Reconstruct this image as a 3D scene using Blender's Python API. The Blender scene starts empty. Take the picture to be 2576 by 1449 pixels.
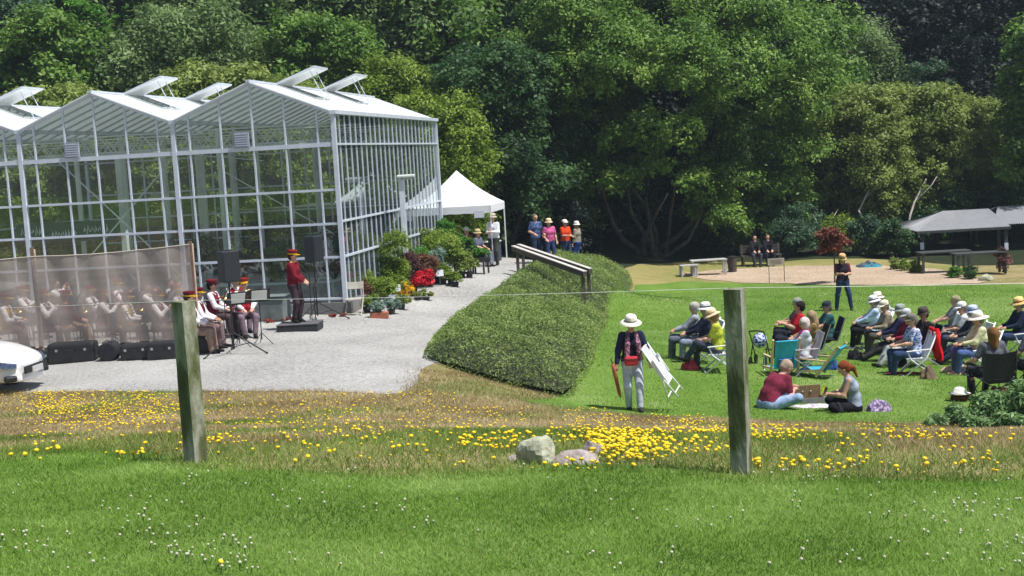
import bpy, math, random
import numpy as np
from math import radians as R, sin, cos, pi
from mathutils import Vector, Matrix
random.seed(7); rng = np.random.default_rng(7)
S = bpy.context.scene
COL = S.collection
# ---------------------------------------------------------------- camera
CX, CY, FPX = 1288.0, 724.5, 3350.0          # photo plan units: 2576 x 1449
CAMZ = 3.9
PITCH = math.atan(336/3350); ROLL = 0.057
Fv = Vector((0, cos(PITCH), -sin(PITCH))); Uv = Vector((0, sin(PITCH), cos(PITCH))); Rv = Vector((1, 0, 0))
Xc = Rv*cos(ROLL) - Uv*sin(ROLL); Yc = Rv*sin(ROLL) + Uv*cos(ROLL)
cd = bpy.data.cameras.new("camera"); cam = bpy.data.objects.new("camera", cd); COL.objects.link(cam)
M = Matrix((Xc, Yc, -Fv)).transposed().to_4x4(); M.translation = Vector((0, 0, CAMZ)); cam.matrix_world = M
cd.sensor_width = 36; cd.lens = FPX/2576*36; cd.clip_start = 0.2; cd.clip_end = 1000
S.camera = cam
# ---------------------------------------------------------------- light
SUN_EL, SUN_AZ = R(64), R(-28)      # azimuth measured from +X towards +Y
w = bpy.data.worlds.new("World"); S.world = w; w.use_nodes = True
nt = w.node_tree; bg = nt.nodes["Background"]; sky = nt.nodes.new("ShaderNodeTexSky")
sky.sky_type = 'NISHITA'; sky.sun_disc = False; sky.sun_elevation = SUN_EL; sky.sun_rotation = R(90) - SUN_AZ
sky.air_density = 1.0; sky.dust_density = 1.5
nt.links.new(sky.outputs[0], bg.inputs[0]); bg.inputs[1].default_value = 0.085
sl = bpy.data.lights.new("sun", 'SUN'); sl.energy = 4.6; sl.angle = R(0.5); sl.color = (1.0, 0.96, 0.9)
so = bpy.data.objects.new("sun", sl); COL.objects.link(so)
sd = Vector((cos(SUN_EL)*cos(SUN_AZ), cos(SUN_EL)*sin(SUN_AZ), sin(SUN_EL)))
so.rotation_euler = (-sd).to_track_quat('-Z', 'Y').to_euler(); so.location = (30, 0, 60)
S.view_settings.view_transform = 'Standard'; S.view_settings.look = 'None'; S.view_settings.exposure = 0.42; S.view_settings.gamma = 1
S.cycles.transparent_max_bounces = 24; S.cycles.max_bounces = 6
# ---------------------------------------------------------------- pixel ray, terrain
def ray(u, v):
    d = Xc*((u-CX)/FPX) + Yc*((CY-v)/FPX) + Fv
    return d                                   # depth along view axis = 1
def atz(u, v, z):
    d = ray(u, v); t = (z-CAMZ)/d.z
    return Vector((0, 0, CAMZ)) + d*t
def atd(u, v, depth):
    return Vector((0, 0, CAMZ)) + ray(u, v)*depth
def proj(p):
    q = Vector(p) - Vector((0, 0, CAMZ)); d = q.dot(Fv)
    return CX+FPX*q.dot(Xc)/d, CY-FPX*q.dot(Yc)/d, d
CTL = [(465,1170,2.0),(1865,1197,1.82),(1100,1185,1.9),(0,1449,2.15),(2576,1449,1.95),(1288,1449,2.05),(0,1165,1.95),(2576,1200,1.75),
 (500,985,0.0),(0,985,0.0),(980,992,-0.02),(750,820,0),(872,790,0),(100,905,0),(0,860,0.0),(1050,920,-.02),(1280,690,0),(1240,668,0),(1320,655,0),(1180,720,0),
 (1590,1034,-.6),(2120,1040,-.67),(2500,1010,-.77),(2000,1072,-.42),(2450,1078,-.5),(1300,1015,-.28),(1430,1000,-.55),(1500,800,-1.05),(1530,730,-1.2),
 (1800,925,-.62),(2250,945,-1.0),(2190,862,-1.25),(2118,782,-1.3),(2540,860,-1.25),(2000,715,-1.4),(1715,690,-1.35),(1915,668,-1.4),(2480,712,-1.4),(2150,665,-1.4),(1650,640,-1.1),(1420,660,-.1),(1350,700,-.1)]
pts = [atz(*c) for c in CTL]
PC = [(p.x, p.y, p.z) for p in pts]
PC += [(0,0,2.3),(-6,0,2.4),(6,0,2.3),(-8,6,2.2),(8,6,1.9),(-14,12,1.3),(-22,24,.1),(-22,40,.1),(-10,45,.3),(-15,60,.6),(0,62,0),(10,62,-1.1),(25,60,-1.4),(20,40,-1.4),(24,25,-1.2),(14,12,1.0),
 (-5,38,0.05),(-12,36,0),(-5,46,.05),(-12,47,.1),(0,78,2.0),(-25,80,4),(25,80,1),(-45,70,3),(45,70,0),(-45,30,.5),(45,30,-1.5),(-30,0,2),(30,0,1.5),(0,-12,2.6)]
A_ = np.array(PC); n_ = len(A_)
def tphi(r2): return 0.5*r2*np.log(r2+1e-9)
d2 = ((A_[:,None,:2]-A_[None,:,:2])**2).sum(-1)
K = tphi(d2) + np.eye(n_)*0.8
P_ = np.c_[np.ones(n_), A_[:,:2]]
sol = np.linalg.solve(np.block([[K, P_],[P_.T, np.zeros((3,3))]]), np.r_[A_[:,2], 0,0,0])
def tz(X, Y):
    X = np.asarray(X, float); Y = np.asarray(Y, float); sh = X.shape
    x = X.ravel(); y = Y.ravel(); out = sol[n_]+sol[n_+1]*x+sol[n_+2]*y
    for i in range(n_): out = out + sol[i]*tphi((x-A_[i,0])**2+(y-A_[i,1])**2)
    hill = np.clip((y-72)/60, 0, 1)**1.3*26
    far = np.clip((np.abs(x)-45)/20, 0, 1)
    out = np.clip(out, -2.5, 5) + hill + far*1.5
    return out.reshape(sh)
def gz(x, y): return float(tz(np.array([x]), np.array([y]))[0])
def hit(u, v):
    """where the sight line through this point of the plan meets the ground"""
    d = ray(u, v); ts = np.linspace(3, 90, 500)
    xs = d.x*ts; ys = d.y*ts; zs = CAMZ+d.z*ts
    g = zs - tz(xs, ys); i = np.argmax(g < 0) if (g < 0).any() else 499
    if i == 0: i = 1
    t = ts[i-1] + (ts[i]-ts[i-1])*g[i-1]/(g[i-1]-g[i])
    p = Vector((d.x*t, d.y*t, 0)); p.z = gz(p.x, p.y); return p
# ---------------------------------------------------------------- tagging helpers
def tag(o, label=None, cat=None, group=None, kind=None):
    if label: o["label"] = label
    if cat: o["category"] = cat
    if group: o["group"] = group
    if kind: o["kind"] = kind
    return o
def thing(name, label, cat, loc=(0,0,0), rz=0, group=None):
    o = bpy.data.objects.new(name, None); COL.objects.link(o); o.location = loc; o.rotation_euler = (0,0,rz)
    o.empty_display_size = 0.1
    return tag(o, label, cat, group)
KIDS = {}
def kids(o): return KIDS.get(o.name, [])
def setpar(o, p):
    o.parent = p; KIDS.setdefault(p.name, []).append(o)
def copy_tree(o, label=None, group=None, loc=None, rz=None):
    c = o.copy(); COL.objects.link(c)
    if label: c["label"] = label
    if group: c["group"] = group
    if loc is not None: c.location = loc
    if rz is not None: c.rotation_euler = (0,0,rz)
    def rec(a, b):
        for ch in kids(a):
            d = ch.copy(); COL.objects.link(d); setpar(d, b); rec(ch, d)
    rec(o, c); return c
class MB:
    def __init__(s): s.v=[]; s.f=[]; s.m=[]
    def add(s, vs, fs, m=0):
        b=len(s.v); s.v += [tuple(x) for x in vs]; s.f += [tuple(b+i for i in f) for f in fs]; s.m += [m]*len(fs); return s
    def box(s, c, size, rot=None, m=0):
        hx,hy,hz=[k/2 for k in size]; c=Vector(c); vs=[]
        for z in (-hz,hz):
            for (x,y) in ((-hx,-hy),(hx,-hy),(hx,hy),(-hx,hy)):
                p=Vector((x,y,z)); p = rot @ p if rot else p; vs.append(c+p)
        s.add(vs, [(3,2,1,0),(4,5,6,7),(0,1,5,4),(1,2,6,5),(2,3,7,6),(3,0,4,7)], m); return s
    def beam(s, a, b, w, h=None, up=(0,0,1), m=0):
        a=Vector(a); b=Vector(b); h=h or w; d=(b-a); L=d.length; d.normalize(); up=Vector(up)
        if abs(d.dot(up))>.98: up=Vector((0,1,0))
        x=d.cross(up).normalized(); y=x.cross(d)
        vs=[]
        for p in (a,b):
            for (i,j) in ((-1,-1),(1,-1),(1,1),(-1,1)): vs.append(p+x*(w/2*i)+y*(h/2*j))
        s.add(vs, [(0,1,2,3),(7,6,5,4),(0,4,5,1),(1,5,6,2),(2,6,7,3),(3,7,4,0)], m); return s
    def tube(s, ps, r, n=8, m=0, cap=True):
        ps=[Vector(p) for p in ps]; rs = r if isinstance(r,(list,tuple)) else [r]*len(ps); vs=[]; fs=[]
        for i,p in enumerate(ps):
            d=(ps[min(i+1,len(ps)-1)]-ps[max(i-1,0)]).normalized(); up=Vector((0,0,1)) if abs(d.z)<.95 else Vector((1,0,0))
            x=d.cross(up).normalized(); y=x.cross(d)
            for k in range(n): a=2*pi*k/n; vs.append(p+(x*cos(a)+y*sin(a))*rs[i])
        for i in range(len(ps)-1):
            for k in range(n): a=i*n+k; b=i*n+(k+1)%n; fs.append((a,b,b+n,a+n))
        if cap: fs.append(tuple(range(n))[::-1]); fs.append(tuple((len(ps)-1)*n+k for k in range(n)))
        s.add(vs, fs, m); return s
    def lathe(s, prof, c=(0,0,0), n=20, m=0, sx=1, sy=1, rot=None):
        c=Vector(c); vs=[]; fs=[]
        for (r,z) in prof:
            for k in range(n):
                a=2*pi*k/n; p=Vector((r*cos(a)*sx, r*sin(a)*sy, z)); p = rot @ p if rot else p; vs.append(c+p)
        for i in range(len(prof)-1):
            for k in range(n): a=i*n+k; b=i*n+(k+1)%n; fs.append((a,b,b+n,a+n))
        s.add(vs, fs, m); return s
    def ball(s, c, r, n=10, m=0):
        rr = r if isinstance(r,(tuple,list)) else (r,r,r)
        prof=[(max(1e-4,sin(pi*i/n)), -cos(pi*i/n)) for i in range(n+1)]
        c=Vector(c); k0=len(s.v); s.lathe(prof,(0,0,0),n=n+2,m=m)
        for i in range(k0,len(s.v)): p=s.v[i]; s.v[i]=(c.x+p[0]*rr[0], c.y+p[1]*rr[1], c.z+p[2]*rr[2])
        return s
    def build(s, name, mats, parent=None, smooth=False, bevel=0):
        me=bpy.data.meshes.new(name); me.from_pydata([tuple(v) for v in s.v], [], s.f)
        mats = mats if isinstance(mats,(list,tuple)) else [mats]
        for m in mats: me.materials.append(m)
        if len(mats)>1: me.polygons.foreach_set("material_index", s.m)
        if smooth: me.polygons.foreach_set("use_smooth", [True]*len(me.polygons))
        o=bpy.data.objects.new(name, me); COL.objects.link(o)
        if parent: setpar(o, parent)
        if bevel:
            b=o.modifiers.new("bevel",'BEVEL'); b.width=bevel; b.segments=2; b.limit_method='ANGLE'
        return o
def npmesh(name, V, F, mats, parent=None, mi=None, smooth=False, attrs=None):
    me=bpy.data.meshes.new(name); nv=len(V); nf=len(F); k=F.shape[1]
    me.vertices.add(nv); me.vertices.foreach_set("co", np.asarray(V,np.float32).ravel())
    me.loops.add(nf*k); me.loops.foreach_set("vertex_index", np.asarray(F,np.int32).ravel())
    me.polygons.add(nf); me.polygons.foreach_set("loop_start", np.arange(0,nf*k,k,dtype=np.int32))
    mats = mats if isinstance(mats,(list,tuple)) else [mats]
    for m in mats: me.materials.append(m)
    if mi is not None: me.polygons.foreach_set("material_index", np.asarray(mi,np.int32))
    if smooth: me.polygons.foreach_set("use_smooth", np.ones(nf,bool))
    for nm,arr in (attrs or {}).items():
        a=me.attributes.new(nm,'FLOAT','POINT'); a.data.foreach_set("value", np.asarray(arr,np.float32))
    me.update(calc_edges=True)
    o=bpy.data.objects.new(name, me); COL.objects.link(o)
    if parent: setpar(o, parent)
    return o
# ---------------------------------------------------------------- materials
MATS = {}
def hexc(h): 
    c=[int(h[i:i+2],16)/255 for i in (0,2,4)]; return tuple(x/12.92 if x<=.04045 else ((x+.055)/1.055)**2.4 for x in c)
def pm(name, col, rough=.7, var=.18, scale=6.0, bump=0.0, bscale=None, metal=0, spec=.5, col2=None, trans=0.0, detail=4, coat=0, stretch=None):
    if name in MATS: return MATS[name]
    if isinstance(col,str): col=hexc(col)
    m=bpy.data.materials.new(name); m.use_nodes=True; n=m.node_tree; b=n.nodes["Principled BSDF"]
    b.inputs["Roughness"].default_value=rough; b.inputs["Metallic"].default_value=metal; b.inputs["Specular IOR Level"].default_value=spec
    if coat: b.inputs["Coat Weight"].default_value=coat
    tc=n.nodes.new("ShaderNodeTexCoord"); src=tc.outputs["Object"]
    if stretch:
        mp=n.nodes.new("ShaderNodeMapping"); mp.inputs["Scale"].default_value=stretch; n.links.new(src, mp.inputs[0]); src=mp.outputs[0]
    nz=n.nodes.new("ShaderNodeTexNoise"); nz.inputs["Scale"].default_value=scale; nz.inputs["Detail"].default_value=detail; nz.inputs["Roughness"].default_value=.6
    n.links.new(src, nz.inputs["Vector"])
    cr=n.nodes.new("ShaderNodeValToRGB"); cr.color_ramp.elements[0].position=.32; cr.color_ramp.elements[1].position=.68
    c1=tuple(min(1,x*(1-var)) for x in col); c2=tuple(min(1,x*(1+var)) for x in col)
    if col2 is not None: c2 = hexc(col2) if isinstance(col2,str) else col2
    cr.color_ramp.elements[0].color=(*c1,1); cr.color_ramp.elements[1].color=(*c2,1)
    n.links.new(nz.outputs[0], cr.inputs[0]); n.links.new(cr.outputs[0], b.inputs["Base Color"])
    if bump:
        bn=n.nodes.new("ShaderNodeBump"); bn.inputs["Strength"].default_value=bump; bn.inputs["Distance"].default_value=.02
        nb=n.nodes.new("ShaderNodeTexNoise"); nb.inputs["Scale"].default_value=bscale or scale*4; nb.inputs["Detail"].default_value=5
        n.links.new(src, nb.inputs["Vector"]); n.links.new(nb.outputs[0], bn.inputs["Height"]); n.links.new(bn.outputs[0], b.inputs["Normal"])
    if trans:
        t=n.nodes.new("ShaderNodeBsdfTranslucent"); n.links.new(cr.outputs[0], t.inputs[0]); mx=n.nodes.new("ShaderNodeMixShader"); mx.inputs[0].default_value=trans
        out=n.nodes["Material Output"]; n.links.new(b.outputs[0], mx.inputs[1]); n.links.new(t.outputs[0], mx.inputs[2]); n.links.new(mx.outputs[0], out.inputs[0])
    MATS[name]=m; return m
def leafmat(name, dark, mid, light, trans=.35, rough=.55, big=.5, amp=1.1):
    """leaf colours vary from leaf to leaf (attribute) and slowly through the crown"""
    if name in MATS: return MATS[name]
    m=bpy.data.materials.new(name); m.use_nodes=True; n=m.node_tree; b=n.nodes["Principled BSDF"]; b.inputs["Roughness"].default_value=rough; b.inputs["Specular IOR Level"].default_value=.3
    a=n.nodes.new("ShaderNodeAttribute"); a.attribute_name="rnd"
    tc=n.nodes.new("ShaderNodeTexCoord"); nz=n.nodes.new("ShaderNodeTexNoise"); nz.inputs["Scale"].default_value=big; nz.inputs["Detail"].default_value=2
    n.links.new(tc.outputs["Object"], nz.inputs["Vector"])
    ma=n.nodes.new("ShaderNodeMath"); ma.operation='MULTIPLY_ADD'; ma.inputs[1].default_value=.55
    m2=n.nodes.new("ShaderNodeMath"); m2.operation='MULTIPLY_ADD'; m2.inputs[1].default_value=amp; m2.inputs[2].default_value=.22-amp*.5
    n.links.new(nz.outputs[0], m2.inputs[0]); n.links.new(a.outputs["Fac"], ma.inputs[0]); n.links.new(m2.outputs[0], ma.inputs[2])
    cr=n.nodes.new("ShaderNodeValToRGB"); e=cr.color_ramp.elements; e[0].position=.1; e[0].color=(*dark,1); e[1].position=.95; e[1].color=(*light,1); x=e.new(.5); x.color=(*mid,1)
    n.links.new(ma.outputs[0], cr.inputs[0]); n.links.new(cr.outputs[0], b.inputs["Base Color"])
    t=n.nodes.new("ShaderNodeBsdfTranslucent"); n.links.new(cr.outputs[0], t.inputs[0]); mx=n.nodes.new("ShaderNodeMixShader"); mx.inputs[0].default_value=trans
    out=n.nodes["Material Output"]; n.links.new(b.outputs[0], mx.inputs[1]); n.links.new(t.outputs[0], mx.inputs[2]); n.links.new(mx.outputs[0], out.inputs[0])
    MATS[name]=m; return m
def glassmat(name, tint=(.86,.92,.9), refl=.12, film=0.0, filmcol=(.5,.55,.55)):
    m=bpy.data.materials.new(name); m.use_nodes=True; n=m.node_tree; n.nodes.remove(n.nodes["Principled BSDF"]); out=n.nodes["Material Output"]
    t=n.nodes.new("ShaderNodeBsdfTransparent"); t.inputs[0].default_value=(*tint,1)
    g=n.nodes.new("ShaderNodeBsdfGlossy"); g.inputs["Roughness"].default_value=.015; g.inputs[0].default_value=(.9,.95,1,1)
    fr=n.nodes.new("ShaderNodeFresnel"); fr.inputs[0].default_value=1.5
    ad=n.nodes.new("ShaderNodeMath"); ad.operation='MULTIPLY_ADD'; ad.inputs[1].default_value=1.5; ad.inputs[2].default_value=refl-.06; ad.use_clamp=True; n.links.new(fr.outputs[0], ad.inputs[0])
    mx=n.nodes.new("ShaderNodeMixShader"); n.links.new(ad.outputs[0], mx.inputs[0]); n.links.new(t.outputs[0], mx.inputs[1]); n.links.new(g.outputs[0], mx.inputs[2]); last=mx
    if film:
        d=n.nodes.new("ShaderNodeBsdfDiffuse"); d.inputs[0].default_value=(*filmcol,1); m2=n.nodes.new("ShaderNodeMixShader"); m2.inputs[0].default_value=film
        n.links.new(mx.outputs[0], m2.inputs[1]); n.links.new(d.outputs[0], m2.inputs[2]); last=m2
    n.links.new(last.outputs[0], out.inputs[0]); MATS[name]=m; return m
# ground material: mixes of noise at several scales
def groundmat(name, cols, scales=(0.35, 3.0, 40.0), w=(.5,.3,.35), rough=.95, bump=.5, bscale=60, stretch=None, extra=None):
    m=bpy.data.materials.new(name); m.use_nodes=True; n=m.node_tree; b=n.nodes["Principled BSDF"]; b.inputs["Roughness"].default_value=rough; b.inputs["Specular IOR Level"].default_value=.2
    ge=n.nodes.new("ShaderNodeNewGeometry"); src=ge.outputs["Position"]
    if stretch:
        mp=n.nodes.new("ShaderNodeMapping"); mp.inputs["Scale"].default_value=stretch; n.links.new(src, mp.inputs[0]); src=mp.outputs[0]
    acc=None
    for s_,w_ in zip(scales,w):
        z=n.nodes.new("ShaderNodeTexNoise"); z.inputs["Scale"].default_value=s_; z.inputs["Detail"].default_value=4; n.links.new(src,z.inputs["Vector"])
        q=n.nodes.new("ShaderNodeMath"); q.operation='MULTIPLY_ADD'; q.inputs[1].default_value=w_*2; n.links.new(z.outputs[0], q.inputs[0])
        if acc is None: q.inputs[2].default_value=.5-sum(w)
        else: n.links.new(acc, q.inputs[2])
        acc=q.outputs[0]
    cr=n.nodes.new("ShaderNodeValToRGB"); e=cr.color_ramp.elements; N=len(cols)
    e[0].position=.12; e[0].color=(*cols[0],1); e[1].position=.88; e[1].color=(*cols[-1],1)
    for i in range(1,N-1): x=e.new(.12+.76*i/(N-1)); x.color=(*cols[i],1)
    n.links.new(acc, cr.inputs[0]); last=cr.outputs[0]
    if extra: last = extra(n, last, ge.outputs["Position"])
    n.links.new(last, b.inputs["Base Color"])
    bn=n.nodes.new("ShaderNodeBump"); bn.inputs["Strength"].default_value=bump; bn.inputs["Distance"].default_value=.03
    nb=n.nodes.new("ShaderNodeTexNoise"); nb.inputs["Scale"].default_value=bscale; nb.inputs["Detail"].default_value=4; n.links.new(ge.outputs["Position"],nb.inputs["Vector"]); n.links.new(nb.outputs[0],bn.inputs["Height"]); n.links.new(bn.outputs[0],b.inputs["Normal"])
    MATS[name]=m; return m
# ---------------------------------------------------------------- ground sheets
xs = np.r_[np.arange(-70,-26,4.0), np.arange(-26,-13,.6), np.arange(-13,14,.3), np.arange(14,27,.6), np.arange(27,72,4.0)]
ys = np.r_[np.arange(-14,3,1.5), np.arange(3,30,.3), np.arange(30,62,.45), np.arange(62,140,3.0)]
GX, GY = np.meshgrid(xs, ys, indexing='ij'); GZ = tz(GX, GY)
GZ += 0.015*np.sin(GX*2.1+GY*.7)*np.sin(GY*1.7-GX*.4)
def sdist(poly, X, Y):
    """signed distance to polygon, negative inside"""
    P=np.array(poly,float); x=X.ravel(); y=Y.ravel(); best=np.full(x.shape,1e9); ins=np.zeros(x.shape,bool)
    for i in range(len(P)):
        a=P[i]; b=P[(i+1)%len(P)]; ab=b-a; t=np.clip(((x-a[0])*ab[0]+(y-a[1])*ab[1])/(ab@ab+1e-12),0,1)
        best=np.minimum(best,np.hypot(x-a[0]-t*ab[0], y-a[1]-t*ab[1]))
        c=((a[1]>y)!=(b[1]>y)); 
        with np.errstate(divide='ignore',invalid='ignore'): xi=(b[0]-a[0])*(y-a[1])/(b[1]-a[1])+a[0]
        ins ^= c & (x<xi)
    return np.where(ins,-best,best).reshape(X.shape)
def wpoly(px): return [tuple(hit(u,v)[:2]) if not isinstance(u,str) else None for (u,v) in px]
def sheet(name, D, lift, mat_, kind='structure', **kw):
    vid={}; V=[]; F=[]
    nx,ny=D.shape
    def gv(i,j):
        k=(i,j)
        if k not in vid: vid[k]=len(V); V.append((GX[i,j],GY[i,j],GZ[i,j]+lift))
        return vid[k]
    def ev(a,b):
        k=(a,b) if a<b else (b,a)
        if k not in vid:
            d0=D[k[0]]; d1=D[k[1]]; t=d0/(d0-d1); p=[(1-t)*G[k[0]]+t*G[k[1]] for G in (GX,GY,GZ)]
            vid[k]=len(V); V.append((p[0],p[1],p[2]+lift))
        return vid[k]
    I,J=np.where((D[:-1,:-1]<0)|(D[1:,:-1]<0)|(D[:-1,1:]<0)|(D[1:,1:]<0))
    for i,j in zip(I,J):
        cs=[(i,j),(i+1,j),(i+1,j+1),(i,j+1)]; f=[]
        for k in range(4):
            a=cs[k]; b=cs[(k+1)%4]
            if D[a]<0: f.append(gv(*a))
            if (D[a]<0)!=(D[b]<0): f.append(ev(a,b))
        if len(f)>2: F.append(f)
    me=bpy.data.meshes.new(name); me.from_pydata(V,[],F); me.materials.append(mat_); me.polygons.foreach_set("use_smooth",[True]*len(F))
    o=bpy.data.objects.new(name,me); COL.objects.link(o); tag(o,kind=kind,**kw); return o
def wob(D, a, s, seed=0):
    return D + a*(np.sin(GX*s+seed)*np.cos(GY*s*1.3+seed*2)+.5*np.sin(GX*s*2.7-GY*s*2.1+seed))
Z_fg = [(-60,12),(-60,-14),(60,-14),(60,12)] + wpoly([(2700,1200),(2576,1205),(2200,1203),(1880,1208),(1700,1185),(1400,1178),(1000,1195),(700,1185),(540,1178),(300,1135),(150,1140),(0,1165),(-120,1168)])
Z_gravel = wpoly([(-400,1000),(0,987),(400,986),(700,986),(960,992),(1010,996),(1042,962),(1062,930),(1110,910),(1110,850),(1190,790),(1270,720),(1315,690),(1345,672),(1345,655),(1290,648)])+[(-1,52),(-6,54),(-26,54),(-26,30)]
Z_lawn = wpoly([(1300,1006),(1380,1004),(1430,985),(1480,900),(1530,740),(1600,718),(1720,708),(1850,712),(2060,718),(2300,719),(2480,717),(2600,716),(2760,716),(2760,1040),(2576,1062),(2300,1068),(2000,1062),(1800,1054),(1600,1046),(1440,1030),(1340,1016)])
Z_chip = wpoly([(1700,690),(1790,680),(1950,672),(2100,668),(2200,668),(2350,677),(2440,694),(2487,706),(2470,715),(2300,718),(2060,717),(1850,711),(1780,704)])
Z_dry = wpoly([(1540,700),(1600,664),(1760,655),(1900,660),(2080,652),(2300,655),(2420,670),(2500,705),(2300,720),(1800,716),(1600,722)])
D_fg=wob(sdist(Z_fg,GX,GY),.12,1.3,1); D_gr=wob(sdist(Z_gravel,GX,GY),.06,1.7,2); D_lw=wob(sdist(Z_lawn,GX,GY),.05,1.1,3); D_ch=wob(sdist(Z_chip,GX,GY),.1,1.2,4); D_dr=wob(sdist(Z_dry,GX,GY),.2,.8,5)
far_edge = 2.5*np.sin(GX*.3)+ (GY-60)
def meadow_extra(n, last, pos):
    return last
M_meadow=groundmat("meadow_ground",[(.11,.14,.04),(.20,.18,.07),(.30,.24,.12),(.38,.30,.17)],(0.5,4,50),(.5,.35,.3),bump=.6)
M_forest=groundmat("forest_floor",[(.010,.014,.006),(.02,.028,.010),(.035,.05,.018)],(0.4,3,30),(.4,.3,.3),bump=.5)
M_lawn=groundmat("lawn_ground",[(.065,.14,.014),(.10,.19,.024),(.14,.23,.04),(.25,.32,.12)],(0.22,1.4,26),(.55,.35,.42),bump=.7,bscale=45,stretch=(1,.55,1))
M_fg=groundmat("near_grass_ground",[(.08,.14,.02),(.12,.19,.035),(.17,.24,.07)],(0.6,4,60),(.4,.3,.3),bump=.6)
M_gravel=groundmat("gravel",[(.15,.145,.14),(.32,.315,.30),(.42,.415,.40),(.58,.57,.55)],(0.5,14,34),(.30,.45,.6),bump=.9,bscale=60)
M_chip=groundmat("woodchips",[(.16,.11,.07),(.36,.27,.19),(.48,.38,.28),(.60,.51,.40)],(0.6,11,34),(.2,.5,.5),bump=.9,bscale=40)
M_dry=groundmat("dry_grass_ground",[(.11,.15,.04),(.22,.21,.07),(.33,.26,.12)],(0.4,3,30),(.5,.3,.3),bump=.5)
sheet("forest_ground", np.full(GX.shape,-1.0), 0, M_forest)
D_me=np.maximum(sdist([(-40,-14),(40,-14),(40,50),(14,52),(1,50),(-2,30),(-40,30)],GX,GY),-9)
sheet("meadow", D_me, .004, M_meadow)
sheet("near_lawn", D_fg, .008, M_fg); sheet("dry_grass", D_dr, .008, M_dry)
sheet("gravel_path", D_gr, .012, M_gravel); sheet("lawn", D_lw, .016, M_lawn); sheet("woodchip_bed", D_ch, .020, M_chip)
# ================================================================ greenhouse
GC = atz(872, 790, 0.0); GC.z = 0
TH = math.radians(9.3); BW = 4.36; EZ = 5.27; RZ = 6.15; GL = 12.4; NB = 3; SP = BW/5
M_alu = pm("galvanised_frame", (.58,.63,.72), rough=.45, var=.08, scale=3, metal=.1)
M_alu2 = pm("pale_column", (.60,.66,.62), rough=.5, var=.1, scale=2)
M_conc = pm("foundation_concrete", (.17,.17,.165), rough=.9, var=.25, scale=2, bump=.3)
M_glass = glassmat("wall_glass", (.84,.90,.87), .08, film=.025, filmcol=(.55,.62,.58))
M_glass_side = glassmat("side_glass", (.76,.84,.86), .08, film=.04, filmcol=(.55,.63,.66))
M_roof = pm("whitened_roof_glazing", (.90,.93,.94), rough=.35, var=.02, scale=1, trans=.30)
M_bar = pm("glazing_bar", (.42,.47,.47), rough=.5, var=.1)
M_dark = pm("shade_cloth", (.035,.045,.045), rough=.9, var=.2, scale=2)
gh = thing("greenhouse", "large glass greenhouse with three whitened gable roofs and open roof vents", "greenhouse", (GC.x, GC.y, 0), -TH)
def ghw(x, y, z):
    return Vector((GC.x + x*cos(TH) + y*sin(TH), GC.y - x*sin(TH) + y*cos(TH), z))
Wt = BW*NB; FZ = .32; gb = .05
o = MB().box((-Wt/2, 0, FZ/2-.2), (Wt+.24, .22, FZ+.4)).box((0, GL/2+.11, FZ/2-.2), (.22, GL-.01, FZ+.4)).box((-Wt, GL/2+.11, FZ/2-.2), (.22, GL-.01, FZ+.4)).box((-Wt/2, GL+.25, FZ/2-.2), (Wt+.24, .22, FZ+.4)).build("foundation", M_conc, gh)
def roofz(x):
    k = (-x) % BW; return EZ + (RZ-EZ)*(1-abs(k-BW/2)/(BW/2))
i = 0; x = -SP*.5
while x > -Wt+.05:
    zt = roofz(x)
    MB().beam((x,0,FZ),(x,0,zt-.03),.042,.06,up=(0,1,0)).build("mullion", M_alu, gh)
    MB().beam((x,GL,FZ),(x,GL,zt-.03),.05,.05,up=(0,1,0)).build("mullion", M_alu, gh)
    x -= SP
for b in range(NB+1):
    for yy in (0, GL):
        MB().box((-b*BW, yy+.001, (FZ+EZ)/2), (.11,.11,EZ-FZ)).build("column", M_alu, gh)
for z in (.42, 1.5, 2.37, 3.25, 4.42):
    MB().beam((-Wt,-.012,z),(0,-.012,z),.045,.06 if z<4 else .11).build("girt", M_alu, gh)
    MB().beam((-Wt,GL+.012,z),(0,GL+.012,z),.045,.05).build("girt", M_alu, gh)
NS = 24
for k in range(1, NS):
    yy = GL*k/NS
    MB().beam((0,yy,FZ),(0,yy,EZ-.06),.03,.022,up=(1,0,0)).build("side_mullion", M_alu, gh)
for z in (1.5, 2.42, 4.42):
    MB().beam((.02,0.1,z),(.02,GL,z),.05,.05).build("side_girt", M_alu, gh)
for z in (2.42, 4.42): MB().beam((-Wt,0.1,z),(-Wt,GL,z),.05,.05).build("side_girt", M_alu, gh)
for b in range(NB):           # glass of each bay, front and back
    xa=-b*BW-.03; xb=-(b+1)*BW+.03; xm=(xa+xb)/2
    for yy in (.01, GL-.01):
        MB().add([(xa,yy,FZ),(xb,yy,FZ),(xb,yy,EZ),(xm,yy,RZ-.02),(xa,yy,EZ)], [(0,1,2,3,4)]).build("gable_glass", M_glass, gh)
MB().add([(-.01,0.05,FZ),(-.01,GL,FZ),(-.01,GL,EZ-.05),(-.01,0.05,EZ-.05)], [(0,1,2,3)]).build("side_glass", M_glass_side, gh)
MB().add([(-Wt+.01,0.05,FZ),(-Wt+.01,GL,FZ),(-Wt+.01,GL,EZ-.05),(-Wt+.01,0.05,EZ-.05)], [(0,1,2,3)]).build("side_glass", M_glass, gh)
vents = {0:[(2.1,3.3),(6.3,7.5)], 1:[(1.9,3.05),(6.2,7.3)], 2:[(2.3,3.5),(7.0,8.1)]}
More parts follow.
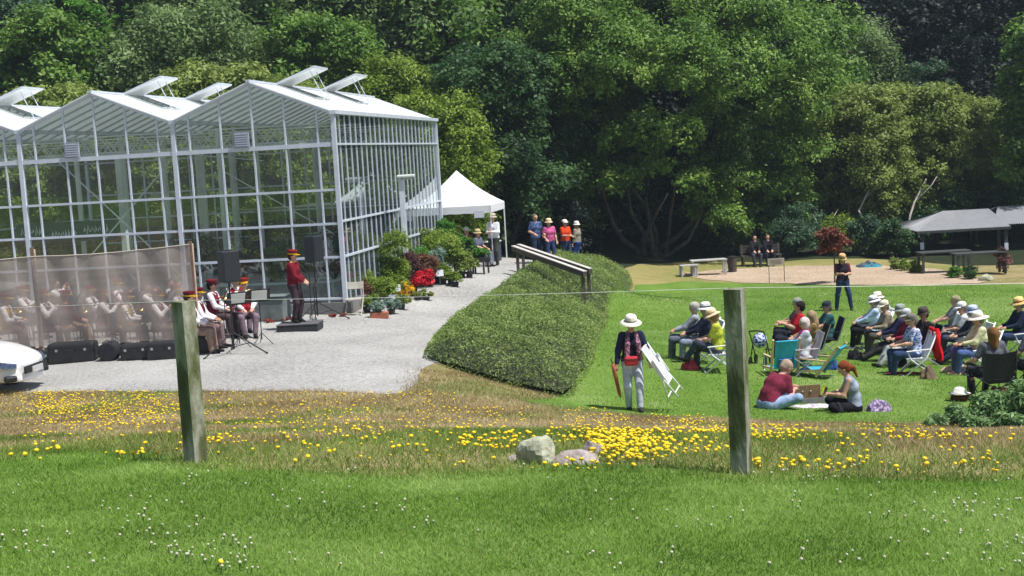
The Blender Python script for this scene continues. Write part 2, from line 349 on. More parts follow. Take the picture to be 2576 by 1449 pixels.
for b in range(NB):
    xr=-b*BW-BW/2
    for sgn in (1,-1):
        mb=MB(); y0=-.12; ve=vents[b] if sgn==1 else []
        cuts=[y0]; 
        for (a,c) in ve: cuts += [a,c]
        cuts += [GL+.12]
        sl_=(RZ-EZ)/(BW/2)
        def P(t,y,dz=0): return (xr+sgn*t, y, RZ-sl_*t+dz)
        for q in range(len(cuts)-1):
            a,c=cuts[q],cuts[q+1]; hole=q%2==1
            t0=1.1 if hole else 0.0; t1=BW/2-.04
            vs=[P(t0,a),P(t1,a),P(t1,c),P(t0,c)]; vs2=[P(t0,a,-.02),P(t1,a,-.02),P(t1,c,-.02),P(t0,c,-.02)]
            mb.add(vs+vs2, [(0,1,2,3),(7,6,5,4),(0,4,5,1),(1,5,6,2),(2,6,7,3),(3,7,4,0)] if sgn==1 else [(3,2,1,0),(4,5,6,7),(1,5,4,0),(2,6,5,1),(3,7,6,2),(0,4,7,3)])
        rs=mb.build("roof_slope", M_roof, gh)
        nb_=MB(); yy=0
        while yy<=GL+.01:
            nb_.beam(P(.05,yy,-.055),P(BW/2-.06,yy,-.055),.035,.05); yy+=GL/17
        nb_.build("glazing_bars", M_bar, rs)
        if True:
            for (a,c) in ve:
                nb2=MB(); nb2.beam(P(.03,a-.02,.02),P(.03,c+.02,.02),.05,.045); nb2.beam(P(1.1,a-.03,.02),P(1.1,c+.03,.02),.06,.05)
                nb2.beam(P(0,a,.02),P(1.1,a,.02),.04,.04); nb2.beam(P(0,c,.02),P(1.1,c,.02),.04,.04)
                nb2.build("vent_opening_frame", M_bar, rs)
            for (a,c) in ve:
                ang = R(20) if sgn==1 else R(2); Lv=1.18
                hx,hz=xr+sgn*.02,RZ+.03; ex,ez=hx+sgn*Lv*cos(ang), hz+Lv*sin(ang)
                vm=MB()
                d=.03
                vm.add([(hx,a,hz),(ex,a,ez),(ex,c,ez),(hx,c,hz),(hx,a,hz-d),(ex,a,ez-d),(ex,c,ez-d),(hx,c,hz-d)],
                       [(0,1,2,3),(7,6,5,4),(0,4,5,1),(1,5,6,2),(2,6,7,3),(3,7,4,0)])
                v_=vm.build("roof_vent", M_roof, gh)
                fm=MB()
                for yy in (a,(2*a+c)/3,(a+2*c)/3,c): fm.beam((hx,yy,hz+.012),(ex,yy,ez+.012),.04,.035)
                fm.beam((ex,a,ez),(ex,c,ez),.05,.05); fm.beam((hx,a,hz),(hx,c,hz),.05,.05); fm.build("vent_frame", M_alu, v_)
                for yy in (a+.3,c-.3):
                    MB().tube([(hx+sgn*.95*cos(ang),yy,hz+.95*sin(ang)-.02),P(1.35,yy,-.1)],.014,6).build("vent_strut", M_alu, v_)
    MB().beam((xr,-.13,RZ+.02),(xr,GL+.13,RZ+.02),.1,.06).build("ridge_cap", M_alu, gh)
    for yy in (-.05,GL+.05):
        MB().beam((xr,yy,RZ-.035),(xr+BW/2-.02,yy,EZ-.035),.05,.09).beam((xr,yy-.002,RZ-.035),(xr-BW/2+.02,yy-.002,EZ-.035),.05,.09).build("verge_trim", M_alu, gh)
for b in range(NB+1):
    MB().beam((-b*BW,-.1,EZ-.03),(-b*BW,GL+.1,EZ-.03),.2,.1).build("gutter", M_alu, gh)
for yy in (.25, 3.1, 6.2, 9.3, 12.1):     # inner frames: lattice girders and pale columns
    for b in range(NB):
        xa=-b*BW-.1; xb=-(b+1)*BW+.1; t=MB()
        t.beam((xa,yy,4.98),(xb,yy,4.98),.045,.04); t.beam((xa,yy,4.55),(xb,yy,4.55),.045,.04)
        for k in range(7):
            x0=xa+(xb-xa)*k/7; x1=xa+(xb-xa)*(k+.5)/7; x2=xa+(xb-xa)*(k+1)/7
            t.beam((x0,yy,4.57),(x1,yy,4.96),.018); t.beam((x1,yy,4.96),(x2,yy,4.57),.018)
        t.build("lattice_girder", M_alu2, gh)
    for b in range(1,NB):
        if yy>1: MB().box((-b*BW,yy,(EZ+.0)/2),(.11,.11,EZ-.3)).build("inner_column", M_alu2, gh)
    if yy>1: MB().box((-2*BW+1.3,yy,2.3),(.16,.16,4.5)).build("inner_column", M_alu2, gh)
MB().beam((-2*BW+.9,.3,4.4),(-2*BW+4.2,.3,1.1),.03).build("brace", M_alu2, gh)
MB().beam((-BW-.1,.3,4.4),(-BW-3.6,.3,1.0),.03).build("brace", M_alu2, gh)
MB().beam((-BW+2.3,.3,4.1),(-BW+.2,.3,4.4),.02).beam((-.3,.3,2.1),(-3.2,.3,3.9),.02).build("brace", M_alu2, gh)
M_vent=pm("grey_vent_cover",(.28,.30,.38),rough=.6,var=.12,scale=9)
for (u,v) in ((184,378),(610,352)):
    p=atz(u,v,4.55); lx=None
    # nearest point of the facade plane along the sight line
    d=ray(u,v); n=Vector((sin(TH),cos(TH),0)); t=(Vector((GC.x,GC.y,0))-Vector((0,0,CAMZ))).dot(n)/d.dot(n); q=Vector((0,0,CAMZ))+d*t
    l=(q-Vector((GC.x,GC.y,0))).dot(Vector((cos(TH),-sin(TH),0)))
    fb=MB().box((l,-.07,q.z),(.40,.08,.40)).build("facade_vent_box", M_vent, gh)
    ff=MB()
    for k in range(6): ff.box((l,-.115,q.z-.15+.06*k),(.34,.012,.02))
    ff.build("louvres", M_alu, fb)
# dark shade structure, shelves and plants inside / behind the glass
fshed=thing("shade_house","dark slate shade house standing right behind the greenhouse","shed",tuple(ghw(-5.2,GL+3.0,gz(*ghw(-5.2,GL+3,0)[:2]))),-TH)
MB().box((0,0,1.12),(8.6,2.6,2.24)).build("wall", M_dark, fshed); 
rm=MB(); rm.box((0,0,2.30),(9.0,3.0,.10)); rm.build("roof", pm("dark_felt",(.05,.06,.065),rough=.9), fshed)
dm=MB()
for k in range(9): dm.box((-4.2+k*1.05,-1.33,1.12),(.07,.06,2.24))
dm.build("battens", pm("dark_batten",(.03,.032,.03),rough=.9), fshed)
br=thing("brick_chimney","brown brick stack behind the left bay of the greenhouse","chimney",tuple(ghw(-10.9,GL+1.3,gz(*ghw(-10.9,GL+1.3,0)[:2]))),-TH)
M_brick=pm("brown_brick",(.10,.055,.04),rough=.9,var=.35,scale=9,bump=.4)
MB().box((0,0,1.5),(1.2,.8,3.0)).build("stack", M_brick, br); MB().box((0,0,3.05),(1.3,.9,.12)).build("cap", M_conc, br)
# banner with pale lettering inside the greenhouse
M_ban=pm("dark_banner",(.04,.06,.07),rough=.8,var=.2)
bn=thing("lettered_banner","dark banner with pale script lettering hung inside the greenhouse","banner",tuple(ghw(-8.45,1.6,2.44)),-TH)
MB().box((0,0,0),(3.0,.02,.56)).build("cloth", M_ban, bn)
M_ink=pm("pale_lettering",(.78,.80,.80),rough=.8,var=.1)
lt=MB(); rr=random.Random(5)
for (x0,x1,zc) in ((-1.35,-.75,.06),(-.42,.3,-.04),(.55,1.3,.04)):
    x=x0
    while x<x1:
        h=rr.uniform(.06,.16); w_=rr.uniform(.03,.07)
        lt.tube([(x,-.025,zc-h*.8),(x+.012,-.02,zc),(x+w_*.6,-.02,zc+h*.8),(x+w_,-.02,zc+h*.1),(x+w_*1.1,-.02,zc-h*.5)],.011,5); x+=w_+.05
lt.build("lettering", M_ink, bn)

# ================================================================ vegetation
def unit(n, rg):
    v=rg.normal(size=(n,3)); return v/np.linalg.norm(v,axis=1,keepdims=True)
def leafquads(P, N, size, rg, asp=.5):
    n=len(P); T=np.cross(N, unit(n,rg)); T/= (np.linalg.norm(T,axis=1,keepdims=True)+1e-9); B=np.cross(N,T)
    s=size[:,None]
    V=np.stack([P-T*s*.5, P+B*s*asp*.5+N*s*.08, P+T*s*.5, P-B*s*asp*.5+N*s*.08],1).reshape(-1,3)
    return V, np.arange(4*n).reshape(n,4)
def crown(blobs, n, size, rg, sub=26, sig=.16, shell=(.72,1.02), asp=.55, upbias=.5, flat=.0):
    """leaves in clumps over the skin of many rounded masses"""
    bl=np.array(blobs,float); wgt=bl[:,3]**2; wgt/=wgt.sum(); cnt=rg.multinomial(n,wgt); Ps=[];Ns=[];Rs=[]
    for (x,y,z,r),c in zip(bl,cnt):
        if c<4: continue
        k=max(4,int(sub)); U=unit(k,rg); U[:,2]=np.where(U[:,2]<-.35,-U[:,2],U[:,2]); C=U*r*rg.uniform(*shell,size=(k,1))
        idx=rg.integers(0,k,c); q=C[idx]+rg.normal(size=(c,3))*sig*r*np.array([1,1,.7])
        Ps.append(q+np.array([x,y,z])); out=q/(np.linalg.norm(q,axis=1,keepdims=True)+1e-6)
        N=out*.7+unit(c,rg)*.8+np.array([0,0,upbias]); Ns.append(N/np.linalg.norm(N,axis=1,keepdims=True))
        cl=rg.uniform(0,1,k); Rs.append(np.clip(cl[idx]*.55+rg.uniform(0,.45,c),0,1))
    P=np.concatenate(Ps);N=np.concatenate(Ns);Rr=np.concatenate(Rs)
    s=size*rg.uniform(.6,1.35,len(P)); V,F=leafquads(P,N,s,rg,asp); return V,F,np.repeat(Rr,4)
M_bark=pm("grey_bark",(.16,.13,.10),rough=.9,var=.35,scale=4,bump=.5)
M_bark2=pm("dark_bark",(.06,.045,.035),rough=.9,var=.35,scale=4,bump=.5)
M_pale=pm("pale_bare_branch",(.45,.42,.38),rough=.85,var=.2,scale=5)
L_mid=leafmat("leaf_mid",(.03,.08,.012),(.115,.23,.032),(.26,.40,.085))
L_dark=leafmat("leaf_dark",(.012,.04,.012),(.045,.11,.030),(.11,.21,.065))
L_blue=leafmat("leaf_bluegreen",(.015,.05,.025),(.06,.13,.065),(.18,.30,.15))
L_olive=leafmat("leaf_olive",(.08,.12,.02),(.20,.27,.055),(.36,.45,.13))
L_yel=leafmat("leaf_yellowgreen",(.06,.11,.012),(.18,.28,.03),(.36,.47,.08))
L_bri=leafmat("leaf_bright",(.03,.11,.012),(.09,.26,.03),(.20,.42,.07))
L_shade=leafmat("conifer_shade",(.003,.010,.008),(.007,.019,.014),(.016,.036,.024))  # near-black leaf colour holds the deep shade of the wood
def limb(mb, a, b, r0, r1, rg, bend=.12, n=5, seg=8):
    a=np.array(a,float); b=np.array(b,float); L=np.linalg.norm(b-a); ps=[]
    off=rg.normal(size=3)*bend*L
    for i in range(n+1):
        t=i/n; ps.append(tuple(a+(b-a)*t+off*sin(pi*t)+rg.normal(size=3)*.02*L*(0<t<1)))
    mb.tube(ps,[r0+(r1-r0)*i/n for i in range(n+1)],seg)
    return ps
def round_tree(H, W, base, n, size, leaf, bark, seed, nb=26, ntr=1, name="broadleaf_tree", label="", open_=0, sig=.16, sub=26, tr=.2, shape=1.0, asp=.55):
    rg=np.random.default_rng(seed); root=thing(name,label,"tree")
    blobs=[]
    for i in range(nb):
        t=(i+.5)/nb; zz=base+(H-base)*(t**.85); prof=math.sqrt(max(.05,1-((t-.42)/.62)**2))*shape
        a=i*2.4+rg.uniform(-.5,.5); rad=W/2*prof*rg.uniform(.35,.85)
        r=W*.17*rg.uniform(.75,1.3)*(.7+.45*prof); blobs.append((rad*cos(a),rad*sin(a),min(zz,H-r*.7),r))
    blobs.append((0,0,base+(H-base)*.55,W*.28))
    V,F,Rr=crown(blobs,n,size,rg,sub=sub,sig=sig,asp=asp)
    npmesh("crown",V,F,leaf,root,attrs={"rnd":Rr})
    mb=MB()
    for k in range(ntr):
        a=2*pi*k/max(1,ntr)+.4; s=0 if ntr==1 else .35
        top=(cos(a)*s*W*.45, sin(a)*s*W*.45, base+(H-base)*.55)
        ps=limb(mb,(cos(a)*s,sin(a)*s,-.4),top,tr,tr*.35,rg)
        for j in range(4):
            bl=blobs[rg.integers(0,nb)]; q=ps[rg.integers(2,5)]; limb(mb,q,bl[:3],tr*.35,tr*.08,rg,n=4,seg=6)
    mb.build("trunk",bark,root,smooth=True); return root
def conifer(H, W, n, leaf, bark, seed, label, name="conifer_tree", droop=.25, size=.3, dens=1.0):
    rg=np.random.default_rng(seed); root=thing(name,label,"tree"); Ps=[];Ns=[];Rs=[]; mb=MB()
    mb.tube([(0,0,-.4),(.05,0,H*.5),(0,0,H)],[W*.045,W*.028,.02],8)
    nbz=int(H*2.6*dens); per=int(n/(nbz*5))
    for i in range(nbz):
        t=(i+.5)/nbz; z=H*(.08+.92*t); L=W/2*(1-t)**.8*rg.uniform(.8,1.15)+.25
        for k in range(5):
            a=rg.uniform(0,2*pi); m=max(10,int(per*(1.5-t)))
            u=rg.uniform(.05,1,m)**.7; x=u*L; wdt=.28*L*(1-u*.7)
            py=rg.normal(size=m)*wdt*.6; pz=z-droop*L*u**1.6+rg.normal(size=m)*.07 - np.abs(py)*.25
            Ps.append(np.stack([x*cos(a)-py*sin(a),x*sin(a)+py*cos(a),pz],1))
            N=unit(m,rg)*.6+np.array([0,0,.9]); Ns.append(N/np.linalg.norm(N,axis=1,keepdims=True))
            Rs.append(np.clip(rg.uniform(0,.5)+rg.uniform(0,.5,m),0,1))
    P=np.concatenate(Ps);N=np.concatenate(Ns);Rr=np.concatenate(Rs); V,F=leafquads(P,N,size*rg.uniform(.6,1.3,len(P)),rg,.35)
    npmesh("crown",V,F,leaf,root,attrs={"rnd":np.repeat(Rr,4)}); mb.build("trunk",bark,root,smooth=True); return root
PROTO={}
def place(kind, u, depth, sc=1.0, rz=0.0, label="", group="trees of the wood behind the garden", zs=1.0):
    p=atd(u,400,depth); src=PROTO[kind]
    first = not src.get("used")
    z=gz(p.x,p.y)-.1
    if first: c=src; c.location=(p.x,p.y,z); c.rotation_euler=(0,0,rz); c["label"]=label; c["group"]=group; c["used"]=1
    else: c=copy_tree(src,label,group,(p.x,p.y,z),rz)
    c.scale=(sc,sc,sc*zs); return c
L_soft=leafmat('leaf_soft',(.05,.09,.03),(.15,.24,.075),(.28,.40,.16))
PROTO['soft']=round_tree(11.5,9,.8,42000,.24,L_soft,M_bark2,31,label='x',nb=34,sig=.2)
PROTO['mid']=round_tree(11,8,1.2,42000,.26,L_mid,M_bark2,11,label="x")
PROTO['blue']=round_tree(12,8,1.0,42000,.25,L_blue,M_bark2,12,label="x")
PROTO['olive']=round_tree(7,6.5,.4,42000,.17,L_olive,M_bark,13,nb=34,label="x",ntr=3,tr=.1,name="willow_tree",sig=.13)
PROTO['yel']=round_tree(8.5,6.5,.2,42000,.20,L_yel,M_bark,14,nb=32,label="x",ntr=2,tr=.12,name="willow_tree")
PROTO['bri']=conifer(15,8.5,42000,L_bri,M_bark2,15,"x",size=.34)
PROTO['con']=conifer(20,8,42000,L_dark,M_bark2,16,"x",size=.34)
PROTO['shade_conifer']=conifer(24,10,42000,L_shade,M_bark2,17,"x",size=.42)
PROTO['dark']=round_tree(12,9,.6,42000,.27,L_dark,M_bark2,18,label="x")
PROTO['shade']=round_tree(13,10,.3,42000,.33,L_shade,M_bark2,19,label="x")
for k_ in PROTO.values(): k_["used"]=0
W_ = [ # kind, u, depth, scale, rz, label
 ('blue',-40,62,1.05,0,"dark blue-green broadleaf tree at the left edge above the roofs"),
 ('bri',205,68,1.0,1,"bright green feathery conifer rising behind the left gable"),
 ('bri',430,72,1.05,2.2,"second bright green conifer from the left, behind the middle vent"),
 ('soft',60,76,1.5,.3,"soft green tree filling the top left corner"),
 ('soft',330,80,1.5,1.9,"soft green tree between the two bright green conifers"),
 ('mid',560,70,1.2,.7,"mid green broadleaf tree above the valley between the gables"),
 ('soft',700,66,1.2,2.0,"soft green broadleaf tree just left of the tallest gable's vents"),
 ('mid',860,68,1.25,3.3,"mid green broadleaf tree above the first open roof vent"),
 ('soft',1010,68,1.25,1.1,"soft green broadleaf tree above the second open roof vent"),
 ('mid',1180,66,1.15,4.4,"mid green broadleaf tree left of the big central tree"),
 ('soft',500,82,1.6,.9,"soft green broadleaf tree at the top edge over the middle gable"),
 ('con',660,86,1.1,5,"dark conifer at the top edge over the tallest gable"),
 ('bri',830,84,1.2,2.8,"bright feathery tree at the top edge over the first vent"),
 ('mid',1000,88,1.6,1.3,"tall mid green tree at the top edge over the second vent"),
 ('soft',1180,82,1.5,4,"soft green broadleaf tree at the top edge left of the big tree"),
 ('con',1340,84,1.05,3.7,"dark conifer peeping out over the big tree's left shoulder"),
 ('olive',165,54,1.02,0,"olive willow above the far left roof valley"),
 ('olive',410,55,.95,1.3,"small olive willow behind the middle open vent"),
 ('olive',560,54,1.1,2.6,"olive willow directly left of the tallest gable peak"),
 ('olive',700,55,1.0,3.9,"olive willow hidden behind the tallest gable"),
 ('yel',1000,58.5,.94,.4,"yellow-green willow beside the second open vent"),
 ('yel',1085,51,.73,1.9,"yellow-green willow leaning over the far greenhouse corner"),
 ('yel',1165,57,.68,3.0,"yellow-green willow rising behind the white tent"),
 ('yel',850,60,.96,4.4,"yellow-green willow behind the greenhouse right bay"),
 ('olive',20,52,.85,5.0,"olive willow seen through the left greenhouse glass"),
 ('olive',290,51,.85,.9,"olive willow seen through the middle greenhouse glass"),
 ('yel',620,51,.75,2.0,"yellow-green willow seen through the right greenhouse glass"),
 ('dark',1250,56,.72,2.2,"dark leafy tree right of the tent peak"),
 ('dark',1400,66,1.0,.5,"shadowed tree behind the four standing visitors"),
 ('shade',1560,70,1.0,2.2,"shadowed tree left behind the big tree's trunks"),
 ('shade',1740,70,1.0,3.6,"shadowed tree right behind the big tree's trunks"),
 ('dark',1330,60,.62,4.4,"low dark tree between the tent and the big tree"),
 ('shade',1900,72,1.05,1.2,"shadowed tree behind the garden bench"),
 ('shade_conifer',2060,82,1.0,.3,"near-black conifer right of the big tree's top"),
 ('shade_conifer',2210,86,1.1,1.5,"near-black conifer in the upper right, second from the big tree"),
 ('shade_conifer',2360,80,1.0,2.8,"near-black conifer in the upper right, third from the big tree"),
 ('shade_conifer',2500,84,1.1,3.9,"near-black conifer in the upper right corner"),
 ('shade_conifer',2640,78,1.0,5,"near-black conifer cut by the right edge"),
 ('shade_conifer',2130,96,1.2,4.6,"near-black conifer far back between the front ones"),
 ('shade_conifer',2430,98,1.25,5.6,"near-black conifer far back at the upper right"),
 ('shade_conifer',2290,100,1.25,.8,"near-black conifer deepest in the upper right shade"),
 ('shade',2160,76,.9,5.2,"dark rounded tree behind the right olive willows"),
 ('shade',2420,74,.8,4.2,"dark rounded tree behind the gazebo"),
 ('blue',2330,72,.62,2.4,"blue-green tree standing out before the black conifers"),
 ('mid',2030,68,.98,1.4,"mid green tree at the big tree's right shoulder"),
 ('olive',2160,64,1.0,.2,"olive willow with a bare pale branch left of the gazebo"),
 ('olive',2320,65,.98,1.7,"olive willow with bare pale branches behind the gazebo roof"),
 ('olive',2420,67,.85,3.1,"olive willow rising to the right above the gazebo roof"),
 ('mid',2675,62,.92,4.0,"dark green tree with lit leaves at the right edge above the gazebo"),
 ('mid',1960,70,1.0,.2,"mid green tree behind the big tree's right flank"),
 ('soft',1250,72,1.15,.9,"soft green tree above the tent peak"),
 ('soft',2110,72,.86,2.9,"soft green tree between the big tree and the black conifers"),
 ('mid',120,60,.92,3.1,"mid green tree low behind the leftmost roof vent"),
 ('bri',300,62,.66,4.0,"low bright green conifer beside the left gable peak"),
 ('soft',500,60,.9,5.1,"soft green tree rising over the middle roof valley"),
 ('mid',820,60,.88,2.2,"mid green tree touching the first open vent"),
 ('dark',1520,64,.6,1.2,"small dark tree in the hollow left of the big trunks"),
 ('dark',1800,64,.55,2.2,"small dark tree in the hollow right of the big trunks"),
 ('blue',2035,66,.55,.6,"bushy blue-green tree behind the red-leaved shrub"),
]
for (k,u,d,s,rz,lb) in W_: place(k,u,d,s,rz,lb)
for q in PROTO.values():
    if "used" in q: 
        del q["used"]
for o_ in list(COL.objects):
    if "used" in o_: del o_["used"]
# far-off wood mass beyond (one stuff object) so that no sky shows between crowns
rgm=np.random.default_rng(3)
bl=[]
for i in range(90):
    x=-60+i*1.4+rgm.uniform(-1,1); y=rgm.uniform(98,112); bl.append((x,y,gz(x,y)+rgm.uniform(2,13),rgm.uniform(3,4.5)))
V,F,Rr=crown(bl,90000,.75,rgm,sub=24)
tag(npmesh("distant_wood",V,F,L_shade,attrs={"rnd":Rr}),"dark distant wood on the slope behind all other trees","wood",kind="stuff")
# ---- the big central tree
rg=np.random.default_rng(21)
bp=hit(1640,642); big=thing("broadleaf_tree","huge spreading many-stemmed tree in the centre of the picture","tree",(bp.x,bp.y,bp.z-.1))
def bxy(u,v,dd): # crown lobe centre given where it stands in the plan, at its own depth
    p=atd(u,v,59+dd); return (p.x-bp.x,p.y-bp.y,p.z-bp.z)
lobes=[(1640,60,0,2.6),(1450,80,-.5,2.2),(1830,70,0,2.3),(1300,200,0,1.8),(1960,130,.5,2.0),(1540,-20,1,2.2),(1740,-30,1,2.3),(1900,-5,1.5,1.8),
 (1380,260,1,1.9),(1560,150,-2.5,2.0),(1720,160,-2.8,1.9),(1850,200,-1.5,2.0),(1990,260,.5,1.7),(1300,330,1.5,1.5),(1340,420,2,1.5),
 (1640,330,-2.6,1.15),(1560,355,-2.2,.9),(1720,340,-2.4,.95),(1640,420,-1.6,1.0),(2000,380,1.5,1.6),(1960,470,2,1.5),(1450,200,-2,1.7),(1400,-10,2,1.9),
 (1890,330,1,1.3),(1800,290,.5,1.2),(1490,330,2.5,1.7),(1790,440,2.5,1.5),(1440,440,3,1.6),(2040,200,1,1.5),(1270,265,.8,1.1),(1880,540,2.5,1.3),(1980,570,2.0,1.1),(1350,500,1.5,1.3),(1430,520,1.0,1.0),(1780,520,.5,1.0),(1850,470,.5,1.3),(1500,450,.5,1.1),(1900,600,1.5,1.1),(1560,455,-2.2,.85),(1745,465,-2,.85),(1830,560,-1,.95),(1470,560,1,.9),(1440,100,1,2.2),(1340,130,1,1.5),(1650,200,1.5,2.6)]
bb=[]
for (u,v,dd,r) in lobes:
    c=bxy(u,v,dd); bb.append((*c,r))
    for k in range(4):
        q=unit(1,rg)[0]; bb.append((c[0]+q[0]*r*.8,c[1]+q[1]*r*.8,c[2]+q[2]*r*.55,r*.42))
V,F,Rr=crown(bb,175000,.17,rg,sub=34,sig=.15)
npmesh("crown",V,F,leafmat("leaf_big_tree",(.035,.09,.014),(.13,.25,.036),(.31,.45,.09)),big,attrs={"rnd":Rr})
mb=MB()
for (u,v,dd) in ((1590,470,1),(1625,490,1.5),(1680,480,.5),(1700,430,1),(1770,520,0),(1560,400,2),(1480,340,1),(1850,400,1)):
    e=bxy(u,v,dd); limb(mb,(rg.normal()*.35,rg.normal()*.3,-.2),e,.15,.05,rg,bend=.10,n=6)
mb.build("trunk",pm("shaded_alder_bark",(.085,.075,.06),rough=.9,var=.35,scale=4,bump=.5),big,smooth=True)
# bare pale branches
for (pts_,lab) in (([(2215,420),(2190,470),(2175,500),(2160,530),(2175,560),(2190,600)],"bare pale branch in the left olive willow"),
                   ([(2330,450),(2315,480),(2300,510),(2290,540),(2280,590)],"bare pale forked branch behind the gazebo"),
                   ([(2045,540),(2062,570),(2090,610),(2098,640)],"thin pale leaning stem behind the red-leaved shrub")):
    dp=62.0; mb=MB(); ps=[tuple(atd(u,v,dp-i*.12)) for i,(u,v) in enumerate(pts_)]
    mb.tube(ps,[.02+.012*i for i in range(len(ps))],6)
    a=Vector(ps[1]); mb.tube([ps[2],tuple(a+Vector((.55,0,.25))),tuple(a+Vector((.9,.1,.75)))],[.03,.022,.01],5)
    g_=gz(ps[-1][0],ps[-1][1]); mb.tube([ps[-1],(ps[-1][0]+.1,ps[-1][1],g_-.1)],[.07,.09],6)
    tag(mb.build("bare_branch",M_pale,smooth=True),lab,"branch",group="bare pale branches")
# understory bushes
def bush(name,label,cat,u,v,w_,h_,n,size,leaf,seed,group=None,dz=0,depth=1.0,sig=.2,asp=.5,p=None):
    rg=np.random.default_rng(seed); p=p or hit(u,v); root=thing(name,label,cat,(p.x,p.y,p.z+dz),0,group)
    bl=[]
    for i in range(9):
        a=rg.uniform(0,2*pi); r=rg.uniform(0,.6); rr_=min(w_,h_*1.2)*.3*rg.uniform(.7,1.2)
        bl.append((cos(a)*r*w_/2,sin(a)*r*w_/2*depth,max(rr_*.6,h_*rg.uniform(.3,1)-rr_*.8),rr_))
    V,F,Rr=crown(bl,n,size,rg,sub=16,sig=sig,asp=asp); npmesh("foliage",V,F,leaf,root,attrs={"rnd":Rr})
    mb=MB()
    for i in range(5): limb(mb,(rg.normal()*.04*w_,rg.normal()*.04*w_,-.05),bl[i][:3],.02*h_+.006,.006,rg,n=3,seg=5)
    mb.build("stems",M_bark2,root); return root
for i,(u,v,w_,h_,lf,lb) in enumerate([(1990,655,3.2,2.2,L_blue,"leafy shrub left of the red-leaved shrub"),(2100,650,2.4,1.9,L_yel,"yellow-green sapling behind the red-leaved shrub"),
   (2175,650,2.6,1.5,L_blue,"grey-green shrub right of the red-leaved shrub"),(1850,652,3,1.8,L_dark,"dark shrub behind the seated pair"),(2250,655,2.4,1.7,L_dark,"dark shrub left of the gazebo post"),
   (1480,650,2.6,1.6,L_shade,"near-black shade-coloured shrub at the left foot of the big tree"),(1330,640,2.2,3.0,L_shade,"near-black shade-coloured shrub right of the tent"),(1420,560,2.4,2.4,L_shade,"shadowed shrub under the big tree's left side")]):  # near-black ones stand in for the shadow under the big tree
    q=hit(u,v) if v>600 else Vector((*atd(u,500,56)[:2],gz(*atd(u,500,56)[:2])))
    if v>600: q=Vector((q.x*1.03,q.y*1.03,gz(q.x*1.03,q.y*1.03)))
    bush("shrub",lb,"shrub",0,0,w_,h_,9000,.13,lf,100+i,"shrubs at the foot of the wood",p=q)
# ================================================================ people
def sdf_mesh(prims, res):
    A=np.array([p[0] for p in prims],float); B=np.array([p[1] for p in prims],float); r=np.array([max(p[2],p[3]) for p in prims])
    lo=np.minimum(A,B).min(0)-r.max()-.05; hi=np.maximum(A,B).max(0)+r.max()+.05
    n=np.ceil((hi-lo)/res).astype(int)+1; F=np.full(n,9.0,np.float32)
    ax=[lo[k]+res*np.arange(n[k]) for k in range(3)]
    for p in prims:
        a=np.array(p[0],float); b=np.array(p[1],float); ra,rb=p[2],p[3]; k=p[4] if len(p)>4 else .035; m=max(ra,rb)+k+.03
        l=np.maximum(np.floor((np.minimum(a,b)-m-lo)/res).astype(int),0); h=np.minimum(np.ceil((np.maximum(a,b)+m-lo)/res).astype(int)+1,n)
        X=ax[0][l[0]:h[0],None,None]; Y=ax[1][None,l[1]:h[1],None]; Z=ax[2][None,None,l[2]:h[2]]
        ab=b-a; L=ab@ab+1e-9; t=np.clip(((X-a[0])*ab[0]+(Y-a[1])*ab[1]+(Z-a[2])*ab[2])/L,0,1)
        d=np.sqrt((X-a[0]-t*ab[0])**2+(Y-a[1]-t*ab[1])**2+(Z-a[2]-t*ab[2])**2)-(ra+(rb-ra)*t)
        sub=F[l[0]:h[0],l[1]:h[1],l[2]:h[2]]; q=np.maximum(k-np.abs(sub-d),0)/k; F[l[0]:h[0],l[1]:h[1],l[2]:h[2]]=np.minimum(sub,d)-q*q*k*.25
    # surface nets
    s=F<0; nx,ny,nz=n-1
    c=[(i,j,k) for i in (0,1) for j in (0,1) for k in (0,1)]
    cnt=sum(s[i:i+nx,j:j+ny,k:k+nz].astype(np.int8) for i,j,k in c); mixed=(cnt>0)&(cnt<8)
    idx=-np.ones((nx,ny,nz),np.int64); I=np.argwhere(mixed); idx[mixed]=np.arange(len(I))
    acc=np.zeros((len(I),3)); num=np.zeros(len(I))
    vals={t:F[I[:,0]+t[0],I[:,1]+t[1],I[:,2]+t[2]] for t in c}
    for t in c:
        for axx in range(3):
            if t[axx]==0:
                t2=list(t); t2[axx]=1; t2=tuple(t2); f0=vals[t]; f1=vals[t2]; ok=(f0<0)!=(f1<0); w_=np.where(ok,f0/(f0-f1+1e-12),0)
                P=np.zeros((len(I),3)); P[:]=t; P[:,axx]=w_; acc+=P*ok[:,None]; num+=ok
    V=(I+acc/num[:,None])*res+lo; Fc=[]
    for axx in range(3):
        o1,o2=[(1,2),(2,0),(0,1)][axx]; sl0=[slice(None)]*3; sl1=[slice(None)]*3; sl0[axx]=slice(0,-1); sl1[axx]=slice(1,None)
        a=s[tuple(sl0)]; b=s[tuple(sl1)]; E=np.argwhere(a!=b); ok=np.ones(len(E),bool)
        ok&=(E[:,o1]>0)&(E[:,o2]>0)&(E[:,o1]<[nx,ny,nz][o1])&(E[:,o2]<[nx,ny,nz][o2]); E=E[ok]; flip=b[tuple(E.T)]
        def g(d1,d2):
            q=E.copy(); q[:,o1]+=d1; q[:,o2]+=d2; return idx[tuple(q.T)]
        Q=np.stack([g(-1,-1),g(0,-1),g(0,0),g(-1,0)],1); Q[flip]=Q[flip][:,::-1]; Fc.append(Q)
    return V, np.concatenate(Fc)
def nv(v): v=np.array(v,float); return v/(np.linalg.norm(v)+1e-9)
